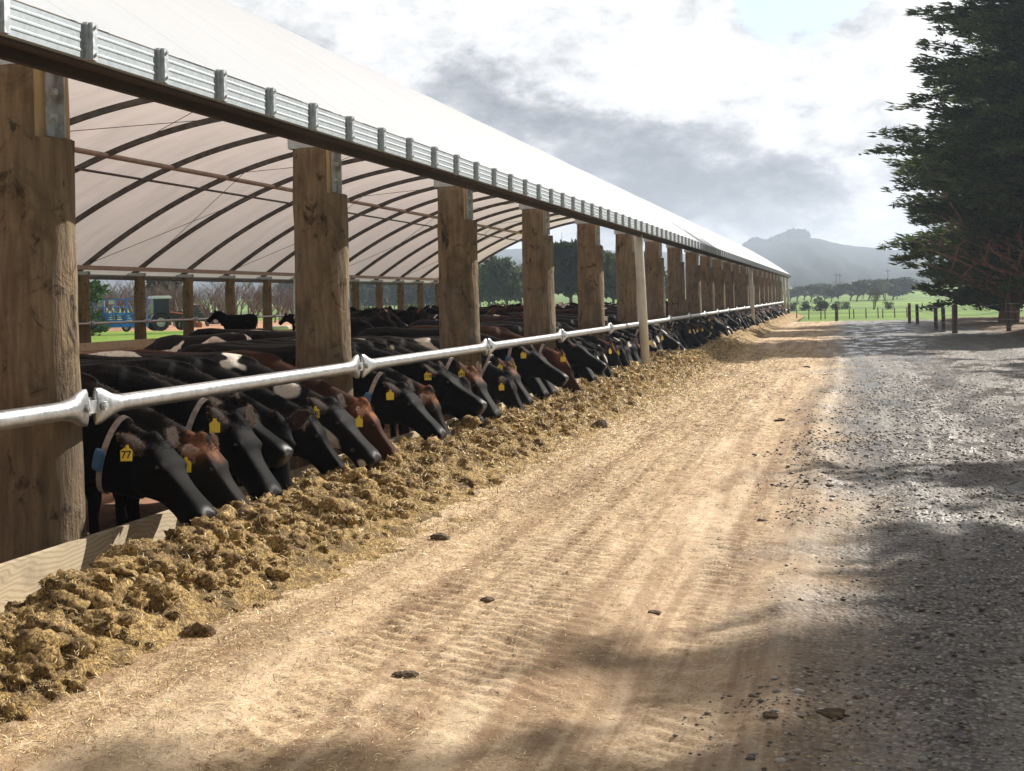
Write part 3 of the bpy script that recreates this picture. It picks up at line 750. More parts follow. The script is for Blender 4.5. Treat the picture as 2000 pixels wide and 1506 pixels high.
def collar_meshes(info, k=7.4):
    nk = info['nk']; i = int(k); c, d, sd_, up, hw, hh = nk[i]; 
    R_ = []; n = 28
    for w_ in (-.022, .022):
        for off in ((.010,),): pass
    mb = MB(); rings = []
    for j in range(n):
        q = 2*math.pi*j/n; rad = sd_*math.cos(q)*(hw+.010) + up*math.sin(q)*(hh*(1.0 if math.sin(q) > 0 else 1.07)+.004); nn = rad.normalized()
        rings.append([c+rad-d*.02, c+rad+d*.02, c+rad+d*.02+nn*.006, c+rad-d*.02+nn*.006])
    mb.loft(rings, closed=True)
    st = mb.mesh('collar', [M['strap']])
    # blue sensor box on the right (camera) side
    q = R(184); rad = sd_*math.cos(q)*(hw+.03) + up*math.sin(q)*(hh*1.06+.03)
    if (sd_*math.cos(q)).y > 0: rad = -sd_*math.cos(q)*(hw+.03) + up*math.sin(q)*(hh*1.06+.03)
    nn = rad.normalized(); tt = d.cross(nn).normalized(); b = MB(); rr = []
    for h_, sx in ((0, .85), (.012, 1), (.026, .9), (.032, .6)):
        rr.append([c+rad+nn*h_ + d*.038*sx*math.copysign(abs(math.cos(a_))**.5, math.cos(a_)) + tt*.075*sx*math.copysign(abs(math.sin(a_))**.5, math.sin(a_)) for a_ in (2*math.pi*j/16 for j in range(16))])
    b.loft(rr); return st, b.mesh('sensor_box', [M['blue']], False)
# feeding poses: (name, poll, pitch, yaw, roll)
FEED = [body_mesh('cow_body', (.86, -.03, .79), R(47), R(-8), 0, stand=.4, earc=.2),
        body_mesh('cow_body_b', (.92, .06, .74), R(57), R(10), .1, stand=-.6, earc=.5),
        body_mesh('cow_body_c', (.86, -.10, .81), R(54), R(-24), -.1, stand=.2, earc=0),
        body_mesh('cow_body_d', (.90, -.14, .76), R(68), R(-56), 0, stand=.8, earc=.3),
        body_mesh('cow_body_e', (.94, .0, .72), R(66), R(3), .05, stand=-.3, earc=.6),
        body_mesh('cow_body_f', (.88, .04, .90), R(36), R(-6), 0, stand=.5, earc=.1),
        body_mesh('cow_body_g', (.93, -.06, .78), R(60), R(-38), -.12, stand=.1, earc=.4),
        body_mesh('cow_body_h', (.95, .08, .77), R(62), R(34), .12, stand=-.2, earc=.0),
        body_mesh('cow_body_i', (.82, -.02, .86), R(30), R(-16), .05, stand=.7, earc=.3)]
STAND = [body_mesh('standing_cow_body', (.62, .0, 1.36), R(38), R(0), stand=.6, voxel=.02),
         body_mesh('standing_cow_body_b', (.72, .10, 1.18), R(44), R(25), stand=-.8, voxel=.02),
         body_mesh('standing_cow_body_c', (.80, .0, .78), R(58), R(-12), stand=1.0, voxel=.02)]
TAGS = [[tag_mesh(b[2], s) for s in (0, 1)] for b in FEED]
COLL = [collar_meshes(b[2]) for b in FEED]
eb = MB(); eb.ell((0, 0, 0), (.02, .013, .016), 10, 7); EYE = eb.mesh('eye', [M['eye']], True)
def set_mat(o, m): o.material_slots[0].link = 'OBJECT'; o.material_slots[0].material = m
def make_cow(v, X, Y, rz, coatk, z=.06, numbers=None, collar=False, near=2, sc_=1.0):
    """numbers: (text or '' per ear)"""
    me, hm, info, hb = (FEED + STAND)[v]
    sc_ *= .945 if v < 9 else .93; z -= .095; root = empty('cow', (X, Y, z), rz); root.scale = (sc_*random.uniform(.97, 1.04), sc_*random.uniform(.94, 1.08), sc_)
    b = add('body', me, root); set_mat(b, K[coatk])
    if near and v < len(FEED):
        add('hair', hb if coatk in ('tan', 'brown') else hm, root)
        if near > 1:
            for e in info['eyes']:
                eo = add('eye', EYE, root, e)
        for s in (0, 1):
            if numbers is None or numbers[s] is None: continue
            tm, c, nrm, rt_, up = TAGS[v][s]; to = add('ear_tag', tm, root)
            if numbers[s]: add('tag_number', number_mesh(numbers[s], c, nrm, rt_, up), to)
        if collar:
            c_ = add('collar', COLL[v][0], root); add('sensor_box', COLL[v][1], c_)
    return root
CN = {'black': 'black', 'browned': 'black cow with rusty brown poll', 'patched': 'black and white', 'brown': 'dark brown', 'tan': 'reddish brown'}
XC = -4.71
# the cows nearest the camera, read off the photograph: Y, variant, heading, coat, tags, collar, dX, label
near = [
 (7.66, 0, -.10, 'black', ('77', None), True, .05, 'large black cow with yellow ear tag 77, nearest to the camera beside a post'),
 (8.02, 1, -.06, 'browned', ('', None), False, .04, 'black cow with curly rusty poll, muzzle down just beyond cow 77'),
 (8.70, 2, .06, 'black', ('', None), True, .04, 'black cow with pale neck strap, head in profile right of the rusty-polled cow'),
 (9.15, 5, .0, 'black', ('72', None), False, -.22, 'black cow standing back with its head raised behind the collared black cow'),
 (9.45, 3, .02, 'black', ('104', None), False, .02, 'black cow turning its broad face to the camera with tag 104'),
 (9.98, 1, .05, 'black', (None, None), False, -.04, 'black cow with only its muzzle showing behind the face-on black cow'),
 (10.45, 0, .0, 'patched', ('1103', None), False, .06, 'black cow with a large white shoulder patch and ear tag 1103'),
 (10.82, 1, .10, 'tan', ('', None), False, .10, 'reddish brown cow with orange ears just before the second post'),
 (12.35, 0, .0, 'black', ('', None), True, .03, 'black cow with blue collar sensor, first head beyond the second post'),
 (12.85, 4, .05, 'browned', (None, ''), False, .02, 'black cow with orange rimmed ears, second head beyond the second post'),
 (13.35, 5, .0, 'black', ('118', None), False, .02, 'tall black cow holding its head high under the rail, yellow tag 118'),
 (13.80, 1, .0, 'blaze', (None, '150'), False, .03, 'white-blazed black cow with tag 150 in its far ear'),
 (14.30, 4, -.05, 'patched', ('158', None), False, .02, 'black and white cow with tag 158, muzzle buried in the feed'),
 (14.85, 2, .05, 'browned', ('141', None), True, .04, 'rusty-polled black cow with ear tag 141 and neck strap before the third post'),
]
cowgroup = 'cows feeding along the rail'
for (Y, v, rz, ck, nm, cl_, dX, lab) in near:
    o = make_cow(v, XC+dX, Y, rz, ck, .06, nm, cl_, 2); tag(o, lab, 'cow', cowgroup)
rr = random.Random(5)
ADJ = {'black': 'black cow', 'browned': 'rusty-polled black cow', 'patched': 'black and white cow', 'brown': 'dark brown cow', 'tan': 'reddish brown cow', 'blaze': 'black cow with white blaze'}
for k in range(2, 22):
    y0 = Y0 + BAY*k; y1 = y0+BAY if k < 21 else YE-.3
    nC = 7 if k < 21 else 4
    for i in range(nC):
        if k == 21 and y0+.5+i*.55 > YE-.4: continue
        Y = y0 + .47 + i*(BAY-.88)/6 + rr.uniform(-.07, .07)
        v = rr.choice([0, 1, 1, 2, 3, 4, 5, 6, 6, 7, 8]); ck = rr.choice(['black']*8 + ['blaze']*3 + ['browned']*2 + ['patched']*4 + ['brown', 'tan'])
        has = k < 12
        nm = (rr.choice(['', None]), rr.choice([None, None, ''])) if has else None
        o = make_cow(v, XC+rr.uniform(-.07, .08), Y, rr.uniform(-.12, .14), ck, .06, nm, k < 8 and rr.random() < .45, 1 if k < 9 else 0, rr.uniform(.93, 1.03))
        tag(o, f'{ADJ[ck]} eating at the rail, {ORD[i]} head past the {ORD[k]} near post', 'cow', cowgroup)
# cows loose inside the shelter
inner = []
def inner_cow(X, Y, rz, ck, v=None): inner.append((X, Y, rz, ck, rr.choice([0, 0, 1, 2]) if v is None else v))
inner_cow(-25.6, 57.0, R(172), 'black', 0); inner_cow(-24.3, 61.6, R(150), 'patched', 1); inner_cow(-23.9, 66.5, R(20), 'black', 0)
inner_cow(-8.0, 12.6, R(120), 'black', 2); inner_cow(-8.6, 17.2, R(165), 'patched', 2); inner_cow(-9.4, 22.5, R(10), 'black', 2)
tries = 0
spots = [(a_[0], a_[1]) for a_ in inner]
while len(inner) < 112 and tries < 60000:
    tries += 1
    Y = rr.uniform(15, 100); X = -rr.uniform(7.2, 26)
    D = Y*CY - X*SY
    # keep the bare bedding the photograph shows on the left
    px, py = proj(X, Y, 1.2)
    if px < 600: continue
    if px < 660 and X < -12: continue
    if any((X-a)**2 + (Y-b)**2 < 2.0**2 for a, b in spots): continue
    spots.append((X, Y)); ck = rr.choice(['black']*8 + ['browned']*2 + ['patched']*4 + ['brown']*2)
    inner_cow(X, Y, rr.choice([rr.uniform(-.5, .5), math.pi + rr.uniform(-.5, .5), rr.uniform(0, 6.28)]), ck)
gapn = {}
inner.sort(key=lambda q: q[1]*CY - q[0]*SY)
for X, Y, rz, ck, v in inner:
    px, py = proj(X, Y, 1.1)
    g_ = sum(1 for yy in post_y[3:] if proj(XP, yy, 1.1)[0] < px)
    g_ = max(1, min(g_, 20)); gapn[g_] = gapn.get(g_, 0)+1; i = gapn[g_]-1
    o = make_cow(9+v, X, Y, rz, ck, .07, None, False, 0, rr.uniform(.95, 1.04))
    tag(o, f'{ADJ[ck]} inside the shelter, {ORD[min(i, 29)]} nearest seen past the {ORD[g_-1]} near post', 'cow', 'cows standing inside the shelter')
#==FEED==
# ------------------------------------------------------------------ feed
m, t, p = new_mat('silage'); P = t.obj()
n = t.noise(P, 4.5, 6, .65); nf = t.noise(P, 45, 5, .75, .6); gx_ = t.noise(t.scale(P, (1, 1, .4)), 130, 3, .7)
c = t.ramp(t.math('MULTIPLY_ADD', nf, .6, t.math('MULTIPLY', gx_, .4)), [(.38, (.032, .017, .008)), (.46, (.17, .10, .036)), (.54, (.42, .285, .105)), (.66, (.68, .50, .24))])
c = t.mix(t.math('MULTIPLY', t.ss(n, .47, .62), .75), c, (.075, .043, .019))  # dark brown clumps; the tone also paints in shade for the crevices
t.put(p.inputs['Base Color'], c); p.inputs['Roughness'].default_value = .85; p.inputs['Specular IOR Level'].default_value = .3
t.put(p.inputs['Normal'], t.bump(t.math('ADD', nf, t.math('MULTIPLY', gx_, .6)), 1.0, .012)); M['silage'] = m
def feedz(x, y):
    c = -3.40 + .06*fbm(y*.5, y*0+1.5, 2, 60)
    wid = .37 + .07*fbm(y*.35, y*0+4.5, 2, 61)
    q = (x-c)/(wid*np.where((x < c) & (y > 8.0), 1.75, 1.0))
    prof = np.exp(-np.abs(q)**2.3*.95)
    lump = np.abs(fbm(x*3.2, y*2.6, 3, 62)); cl = 1-np.abs(vn(x*5+1.5*vn(x*2, y*2, 66), y*5, 63))*1.3; cl2 = 1-np.abs(vn(x*15, y*14, 64))
    h = .13 + .045*fbm(y*.8, x*.8, 2, 65)
    z = prof*(h + .07*lump + .075*(cl-.45) + .032*(cl2-.3) + .010*np.abs(vn(x*34, y*34, 67)) + .006*vn(x*70, y*70, 68))
    scoop = sst(-x, 3.55, 3.95)*np.where(y > 8.2, .12, .42)
    z = z*(1-scoop) + (.085+.03*lump)*sst(-x, 3.45, 3.75)*sst(y, 7.8, 8.8)
    edge = sst(x, -2.62, -2.95)
    return z*edge - .035*(1-sst(prof + .10*fbm(x*5, y*4, 3, 69), .05, .16)) + .012
fy = [3.4]
while fy[-1] < YE+.5: fy.append(fy[-1] + max(.014, fy[-1]*.0026))
fxs = np.arange(-4.01, -2.52, .0145)
tag(add('silage_pile', grid_mesh('silage_pile', fxs, np.array(fy), feedz, [M['silage']])), 'long ragged row of golden brown silage heaped in front of the cows', 'feed', None, 'stuff')
def slivers(name, xs_, ys_, zs_, ln, wd, tilt, mats, seed, curl=.3):
    rg = np.random.default_rng(seed); n = len(xs_)
    b = np.stack([xs_, ys_, zs_], -1)
    a_ = rg.uniform(0, 2*np.pi, n); el_ = rg.normal(0, tilt, n)
    d = np.stack([np.cos(a_)*np.cos(el_), np.sin(a_)*np.cos(el_), np.sin(el_)], -1)*ln[:, None]*.5
    s = np.stack([-np.sin(a_), np.cos(a_), rg.normal(0, .6, n)], -1); s = s/np.linalg.norm(s, axis=1, keepdims=True)*wd[:, None]*.5
    k = rg.normal(0, curl, (n, 1))*s/np.maximum(wd[:, None], 1e-5)*ln[:, None]*.5 + np.stack([np.zeros(n), np.zeros(n), rg.uniform(0, .2, n)*ln], -1)
    V = np.stack([b-d-s, b-d+s, b+k+s, b+k-s, b+d+s*.4, b+d-s*.4], 1).reshape(-1, 3)
    i = np.arange(n)[:, None]*6
    Fq = np.concatenate([i+np.array([[0, 1, 2, 3]]), i+np.array([[3, 2, 4, 5]])], 0)
    mi = np.tile(rg.integers(0, len(mats), n), 2)
    return mesh_np(name, V, Fq, mats=mats, smooth=False, midx=mi)
SM_ = []
for nm, c_ in (('straw_gold', (.66, .47, .19)), ('straw_olive', (.38, .26, .09)), ('straw_brown', (.15, .09, .035)), ('straw_pale', (.78, .66, .38))):
    SM_.append(simple(nm, c_, .6, 0, .25, 40, 0))
def ysamp(n, lo, hi, seed):   # denser near the camera
    u_ = np.random.default_rng(seed).uniform(0, 1, n); return lo*(hi/lo)**u_
def subdiv(V, Fc):
    V = [tuple(v) for v in V]; cache = {}; out = []
    def mid(a, b):
        k = (min(a, b), max(a, b))
        if k not in cache:
            m_ = (np.array(V[a])+np.array(V[b]))/2; V.append(tuple(m_/np.linalg.norm(m_))); cache[k] = len(V)-1
        return cache[k]
    for a, b, c in Fc:
        x, y, z = mid(a, b), mid(b, c), mid(c, a); out += [(a, x, z), (x, b, y), (z, y, c), (x, y, z)]
    return np.array(V), np.array(out)
ico = np.array([(0, 0, 1), (.894, 0, .447), (.276, .851, .447), (-.724, .526, .447), (-.724, -.526, .447), (.276, -.851, .447), (.724, .526, -.447), (-.276, .851, -.447), (-.894, 0, -.447), (-.276, -.851, -.447), (.724, -.526, -.447), (0, 0, -1)])
icf = np.array([(0, 1, 2), (0, 2, 3), (0, 3, 4), (0, 4, 5), (0, 5, 1), (1, 6, 2), (2, 7, 3), (3, 8, 4), (4, 9, 5), (5, 10, 1), (6, 7, 2), (7, 8, 3), (8, 9, 4), (9, 10, 5), (10, 6, 1), (11, 7, 6), (11, 8, 7), (11, 9, 8), (11, 10, 9), (11, 6, 10)])
s2v, s2f = subdiv(*subdiv(ico, icf))
nc = 2300
cy_ = ysamp(nc, 3.7, 34, 51); cx_ = rng.normal(-3.36, .24, nc); kq = (cx_ > -3.92) & (cx_ < -2.78); cy_, cx_ = cy_[kq], cx_[kq]; nc = len(cy_)
cr_ = rng.gamma(2.2, .0125, nc)+.014; cr_ = np.clip(cr_, .016, .085)*np.where(cx_ > -3.1, .6, 1)*np.where(cx_ < -3.62, .65, 1)
D3 = s2v[None]*cr_[:, None, None]; ph_ = rng.uniform(0, 99, (nc, 1))
kk = 1 + .30*vn(s2v[None, :, 0]*1.6+ph_, s2v[None, :, 1]*1.6+s2v[None, :, 2]*1.3, 93) + .20*vn(s2v[None, :, 0]*4+ph_, s2v[None, :, 2]*4+s2v[None, :, 1]*3, 94) + .22*rng.uniform(-1, 1, (nc, len(s2v)))
D3 = D3*kk[..., None]*np.stack([rng.uniform(.8, 1.4, nc), rng.uniform(.8, 1.3, nc), rng.uniform(.6, .9, nc)], -1)[:, None]
D3 = D3 + np.stack([cx_, cy_, feedz(cx_, cy_)+cr_*.22], -1)[:, None]
cm = mesh_np('silage_clumps', D3.reshape(-1, 3), (s2f[None]+(np.arange(nc)*len(s2v))[:, None, None]).reshape(-1, 3), mats=[M['silage']])
tag(add('silage_clumps', cm), 'torn clumps of matted silage tumbled over the feed row', 'feed clumps', None, 'stuff')
n_ = 60000
yy = ysamp(n_, 3.6, 45, 1)-.0; xx = rng.normal(-3.32, .40, n_); xx = np.clip(xx, -3.98, -2.1)
zz = np.maximum(feedz(xx, yy), ground_z(xx, yy)) + rng.uniform(-.004, .014, n_)
n2_ = 190000; pk_ = D3.reshape(-1, 3)[rng.integers(0, nc*len(s2v), n2_)]; pk_ = pk_[pk_[:, 2] > .03]; n2_ = len(pk_)
xx = np.concatenate([xx, pk_[:, 0]]); yy = np.concatenate([yy, pk_[:, 1]]); zz = np.concatenate([zz, pk_[:, 2]]); n_ = len(xx)
ln = rng.uniform(.015, .065, n_)*np.clip(yy/9, .8, 2.2); wd = rng.uniform(.0015, .004, n_)*np.clip(yy/7, .8, 4)
tag(add('silage_strands', slivers('silage_strands', xx, yy, zz, ln, wd, .7, SM_, 3)), 'loose strands of golden cut grass on the silage row', 'feed strands', None, 'stuff')
n_ = 60000
yy = ysamp(n_, 4.3, 40, 11); xx = -2.9 + np.abs(rng.normal(0, 1.05, n_)); kp = xx < .6; yy, xx = yy[kp], xx[kp]
zz = ground_z(xx, yy) + rng.uniform(0.000, .006, len(xx))
ln = rng.uniform(.010, .045, len(xx))*np.clip(yy/9, .8, 2); wd = rng.uniform(.0012, .003, len(xx))*np.clip(yy/7, .8, 3.5)
tag(add('scattered_straw', slivers('scattered_straw', xx, yy, zz, ln, wd, .12, [SM_[0], SM_[3], SM_[2], SM_[3]], 4, .2)), 'trampled straw scattered thinly over the pale dirt lane', 'straw', None, 'stuff')
# pebbles
ico = np.array([(0, 0, 1), (.894, 0, .447), (.276, .851, .447), (-.724, .526, .447), (-.724, -.526, .447), (.276, -.851, .447), (.724, .526, -.447), (-.276, .851, -.447), (-.894, 0, -.447), (-.276, -.851, -.447), (.724, -.526, -.447), (0, 0, -1)])
icf = np.array([(0, 1, 2), (0, 2, 3), (0, 3, 4), (0, 4, 5), (0, 5, 1), (1, 6, 2), (2, 7, 3), (3, 8, 4), (4, 9, 5), (5, 10, 1), (6, 7, 2), (7, 8, 3), (8, 9, 4), (9, 10, 5), (10, 6, 1), (11, 7, 6), (11, 8, 7), (11, 9, 8), (11, 10, 9), (11, 6, 10)])
PB = [simple('pebble_grey', (.20, .185, .165), .6, 0, .35, 30, 0), simple('pebble_dark', (.10, .085, .072), .6, 0, .3, 30, 0), simple('pebble_pale', (.38, .36, .32), .5, 0, .2, 30, 0), simple('pebble_brown', (.16, .115, .075), .5, 0, .3, 30, 0)]
def pebbles(name, xx, yy, r, seed):
    rg = np.random.default_rng(seed); n = len(xx)
    V = ico[None]*(1+rg.uniform(-.22, .22, (n, 12, 1)))
    V = V*np.stack([rg.uniform(.7, 1.35, n), rg.uniform(.7, 1.2, n), rg.uniform(.35, .6, n)], -1)[:, None]*r[:, None, None]
    a_ = rg.uniform(0, 6.28, n); c_, s_ = np.cos(a_)[:, None], np.sin(a_)[:, None]
    V = np.stack([V[..., 0]*c_-V[..., 1]*s_, V[..., 0]*s_+V[..., 1]*c_, V[..., 2]], -1)
    V = V + np.stack([xx, yy, ground_z(xx, yy)+r*.15], -1)[:, None]
    Fq = (icf[None] + (np.arange(n)*12)[:, None, None]).reshape(-1, 3)
    mi = np.repeat(rg.choice(4, n, p=[.4, .27, .09, .24]), 20)
    return mesh_np(name, V.reshape(-1, 3), Fq, mats=PB, midx=mi)
n_ = 60000
yy = ysamp(n_, 4.3, 48, 21); xx = rng.uniform(-1.2, 4.2, n_)
dens = sst(xx + .9*vn(xx*.8, yy*.8, 81), -.75, .35); kp = (rng.uniform(0, 1, n_) < dens*(.35+.65*sst(vn(xx*1.7, yy*1.1, 83), -.4, .3))*(1-.85*sst(yy, 14, 34))) & (xx < .13*yy+1.0)
yy, xx = yy[kp], xx[kp]; r = rng.gamma(1.8, .0026, len(xx))+.0025; r = np.clip(r*np.clip(yy/9, .9, 1.6), .003, .022)
tag(add('pebbles', pebbles('pebbles', xx, yy, r, 5)), 'small wet grey and pale stones lying loose on the gravel road', 'gravel', None, 'stuff')
# clods and stones one can point to
M['clod'] = simple('dark_dung_clod', (.10, .065, .035), .85, 0, .4, 20, .8, .01)
def unproj(px, py, z=0):
    a = R(1.24); u = px-1000; v = py-587; x_ = u*math.cos(a) - v*math.sin(a); y_ = v*math.cos(a) + u*math.sin(a)
    D = F*(1.5-z)/y_; xc = x_*D/F
    return xc*CY - D*SY, xc*SY + D*CY
clods = [(1170, 838, .13, 'peaked brown clod at the foot of the feed row on the lane'), (1523, 818, .09, 'dark clod in the middle of the sunlit lane'), (860, 1053, .10, 'flat dark dung pat beside the feed row'),
         (1490, 1015, .05, 'small dark clod on the boundary of dirt and gravel'), (793, 1322, .07, 'crumbled clod with straw in the lower middle of the lane'), (1625, 1402, .07, 'dark clod on the gravel near the bottom right'),
         (1278, 1195, .045, 'two small dark crumbs on the shaded brown dirt'), (950, 1175, .05, 'small clod on the pale dirt left of the middle'), (1505, 1422, .04, 'small dark crumb beside a pale stone near the bottom'), (1395, 1060, .04, 'small dark crumb on the rippled tyre prints'),
         (1620, 955, .05, 'small dark crumb on the wet gravel'), (1575, 715, .12, 'dark clod far up the lane')]
for i, (px, py, r, lab) in enumerate(clods):
    X, Y = unproj(px, py); mb = MB(); rq = random.Random(i)
    r *= .72; mb.ell((0, 0, r*.1), (r, r*.75, r*(.85 if i == 0 else .36)), 20, 12)
    vv = []
    for v in mb.v:
        k = 1 + .22*float(vn(np.array([v[0]/r*1.7+i*5]), np.array([v[1]/r*1.7+v[2]/r]), 90)[0]) + .10*float(vn(np.array([v[0]/r*5+i*3]), np.array([v[1]/r*5+v[2]/r*4]), 91)[0]) + rq.uniform(-.04, .04)
        vv.append((v[0]*k, v[1]*k, max(-.02, v[2]*k)))
    mb.v = vv; o = mb.build('dirt_clod', M['clod'], None, False, (X, Y, float(ground_z(np.array([X]), np.array([Y]))[0]))); tag(o, lab, 'clod', 'clods lying on the lane')
# ------------------------------------------------------------------ trees and plants
def leafmat(name, a, b, tr_=.25):
    m, t, p = new_mat(name); P = t.obj(); n = t.noise(P, 1.1, 4, .6); n2 = t.noise(P, 14, 3, .6)
    c = t.mix(t.ss(t.math('MULTIPLY_ADD', n2, .5, t.math('MULTIPLY', n, .5)), .38, .62), a, b)
    t.put(p.inputs['Base Color'], c); p.inputs['Roughness'].default_value = .6; p.inputs['Specular IOR Level'].default_value = .25
    if tr_:
        trn = t.node('ShaderNodeBsdfTranslucent'); t.put(trn.inputs[0], c); mx = t.node('ShaderNodeMixShader'); mx.inputs[0].default_value = tr_
        t.l.new(p.outputs[0], mx.inputs[1]); t.l.new(trn.outputs[0], mx.inputs[2]); t.l.new(mx.outputs[0], m.node_tree.nodes['Material Output'].inputs[0])
    return m
M['cyp'] = leafmat('cypress_foliage', (.022, .040, .014), (.13, .17, .05), .35)
M['dark_leaf'] = leafmat('dark_evergreen_leaf', (.03, .05, .025), (.07, .10, .045))
M['pale_leaf'] = leafmat('grey_green_leaf', (.06, .085, .045), (.12, .15, .08))
M['lime_leaf'] = leafmat('bright_hedge_leaf', (.04, .085, .02), (.08, .15, .035), .15)
M['twig'] = simple('bare_grey_twigs', (.15, .12, .10), .9, 0, .4, 2, 0)
M['twig2'] = simple('rusty_twigs', (.24, .15, .11), .9, 0, .4, 2, 0)
M['bark'] = simple('reddish_bark', (.24, .12, .07), .9, 0, .5, 6, .8, .02, (1, 1, .2))
M['bark_dark'] = simple('dark_branch_bark', (.045, .032, .024), .9, 0, .4, 6, 0)
M['bark2'] = simple('grey_bark', (.10, .085, .07), .9, 0, .4, 6, .6, .02, (1, 1, .2))
def tufts(cen, dirs, size, k, rg, flat=.5, slim=.28):
    """k slim blades fanning out of every centre"""
    n = len(cen); C = np.repeat(cen, k, 0); D = np.repeat(dirs, k, 0); S = np.repeat(size, k)
    D = D + rg.normal(0, .55, C.shape)*np.array([1, 1, flat]); D /= np.linalg.norm(D, axis=1, keepdims=True)
    C = C + rg.normal(0, .25, C.shape)*S[:, None]
    W = np.cross(D, rg.normal(0, 1, C.shape)*np.array([.5, .5, 1])+np.array([0, 0, 1e-3])); W /= np.linalg.norm(W, axis=1, keepdims=True)
    S = (S*rg.uniform(.6, 1.3, len(S)))[:, None]
    V = np.stack([C - D*S*.35, C + W*S*slim, C + D*S*.75, C - W*S*slim], 1).reshape(-1, 3)
    return V
def blades_mesh(name, V, mats): return mesh_np(name, V, np.arange(len(V)).reshape(-1, 4), mats=mats, smooth=False)
def cypress(seed, h, r, zmin, nb, k=5, lean=0.0, dead=0):
    rg = np.random.default_rng(seed); cen = []; dr = []; sz = []
    tb = MB(); tp = [(lean*z/h*2 + .15*math.sin(z*.7+seed), .15*math.cos(z*.9+seed), z) for z in np.linspace(-.3, h*.96, 12)]
    tb.tube(tp, list(np.linspace(.48, .05, 12)), 12)
    for i in range(nb):
        q = rg.uniform(0, 1)**.9; z = zmin + (h-zmin)*q
        az_ = rg.uniform(0, 2*np.pi)
        L = r*(1-.72*q**1.7)*(.45+.55*rg.uniform())*(1 + (.34 if rg.uniform() < .14 and z > 6 else 0)) * (.72 + .28*min(1, q*6))
        z0 = max(.5, z - .25*L)
        rise = rg.uniform(.0, .45)*L
        x0 = lean*z0/h*2
        pts = np.array([[x0 + math.cos(az_)*L*s, math.sin(az_)*L*s, z0 + rise*s**1.3 + .12*L*math.sin(s*3)] for s in np.linspace(0, 1, 6)])
        tb.cm = 1; tb.tube([tuple(p) for p in pts], [.11*L/r, .09*L/r, .07*L/r, .05*L/r, .03, .012], 5)
        m_ = int(16 + 15*L)
        s = .22 + .80*rg.uniform(0, 1, m_)**.75
        P_ = np.stack([np.interp(s, np.linspace(0, 1, 6), pts[:, j]) for j in range(3)], -1)
        wid = .15*L*(1.08-s)+.09
        off = rg.normal(0, 1, (m_, 3))*np.stack([wid, wid, wid*.26], -1)
        d_ = np.array([math.cos(az_), math.sin(az_), .25]) + off*.25
        cen.append(P_+off); dr.append(np.broadcast_to(d_, P_.shape)); sz.append(rg.uniform(.15, .34, m_))
    tb.cm = 0
    for i in range(dead):
        a0 = rg.uniform(3.2, 4.9); L = rg.uniform(2.8, 5.4); z0 = rg.uniform(.5, 2.2); x0 = lean*z0/h*2; bend = rg.uniform(-.12, .12); up_ = rg.uniform(.25, .7)
        lp = [(x0 + math.cos(a0+bend*j_)*L*j_/6, math.sin(a0+bend*j_)*L*j_/6, z0 + L*up_*(j_/6)**1.4) for j_ in range(7)]
        tb.tube(lp, [.15, .12, .095, .075, .05, .03, .012], 6)
        for q_ in (3, 4, 5):
            e_ = rg.normal(0, .35, 3); p_ = lp[q_]; tb.tube([p_, (p_[0]+e_[0]+math.cos(a0)*.3, p_[1]+e_[1], p_[2]+.3+abs(e_[2])), (p_[0]+2.2*e_[0]+math.cos(a0)*.5, p_[1]+1.8*e_[1], p_[2]+.7+abs(e_[2]))], [.045, .03, .01], 5)
    V = tufts(np.concatenate(cen), np.concatenate(dr), np.concatenate(sz), k, rg, .45, .15)
    return blades_mesh('crown', V, [M['cyp']]), tb.mesh('trunk', [M['bark'], M['bark_dark']], True)
def bare(seed, h, spread, mat, levels=4, nb=4):
    rq = random.Random(seed); tb = MB()
    def grow(p, d, L, r, lv):
        q = p + d*L; mid = p + d*L*.5 + Vector((rq.uniform(-1, 1), rq.uniform(-1, 1), rq.uniform(-.3, .6)))*L*.08
        tb.tube([p, mid, q], [r, r*.8, r*.6], 4 if lv < levels else 5, cap=False)
        if lv <= 0: return
        for i in range(nb if lv < levels else nb+2):
            a_ = rq.uniform(0, 6.28); s_ = rq.uniform(.35, .9)*spread
            nd = (d + Vector((math.cos(a_)*s_, math.sin(a_)*s_, rq.uniform(-.1, .35)))).normalized()
            grow(p + (q-p)*rq.uniform(.45, 1), nd, L*rq.uniform(.55, .8), r*.5, lv-1)
    for i in range(3): grow(Vector((rq.uniform(-.2, .2)*h*.2, rq.uniform(-.2, .2)*h*.2, -.1)), Vector((rq.uniform(-.25, .25), rq.uniform(-.25, .25), 1)).normalized(), h*.33, h*.016, levels)
    return tb.mesh('branches', [mat])
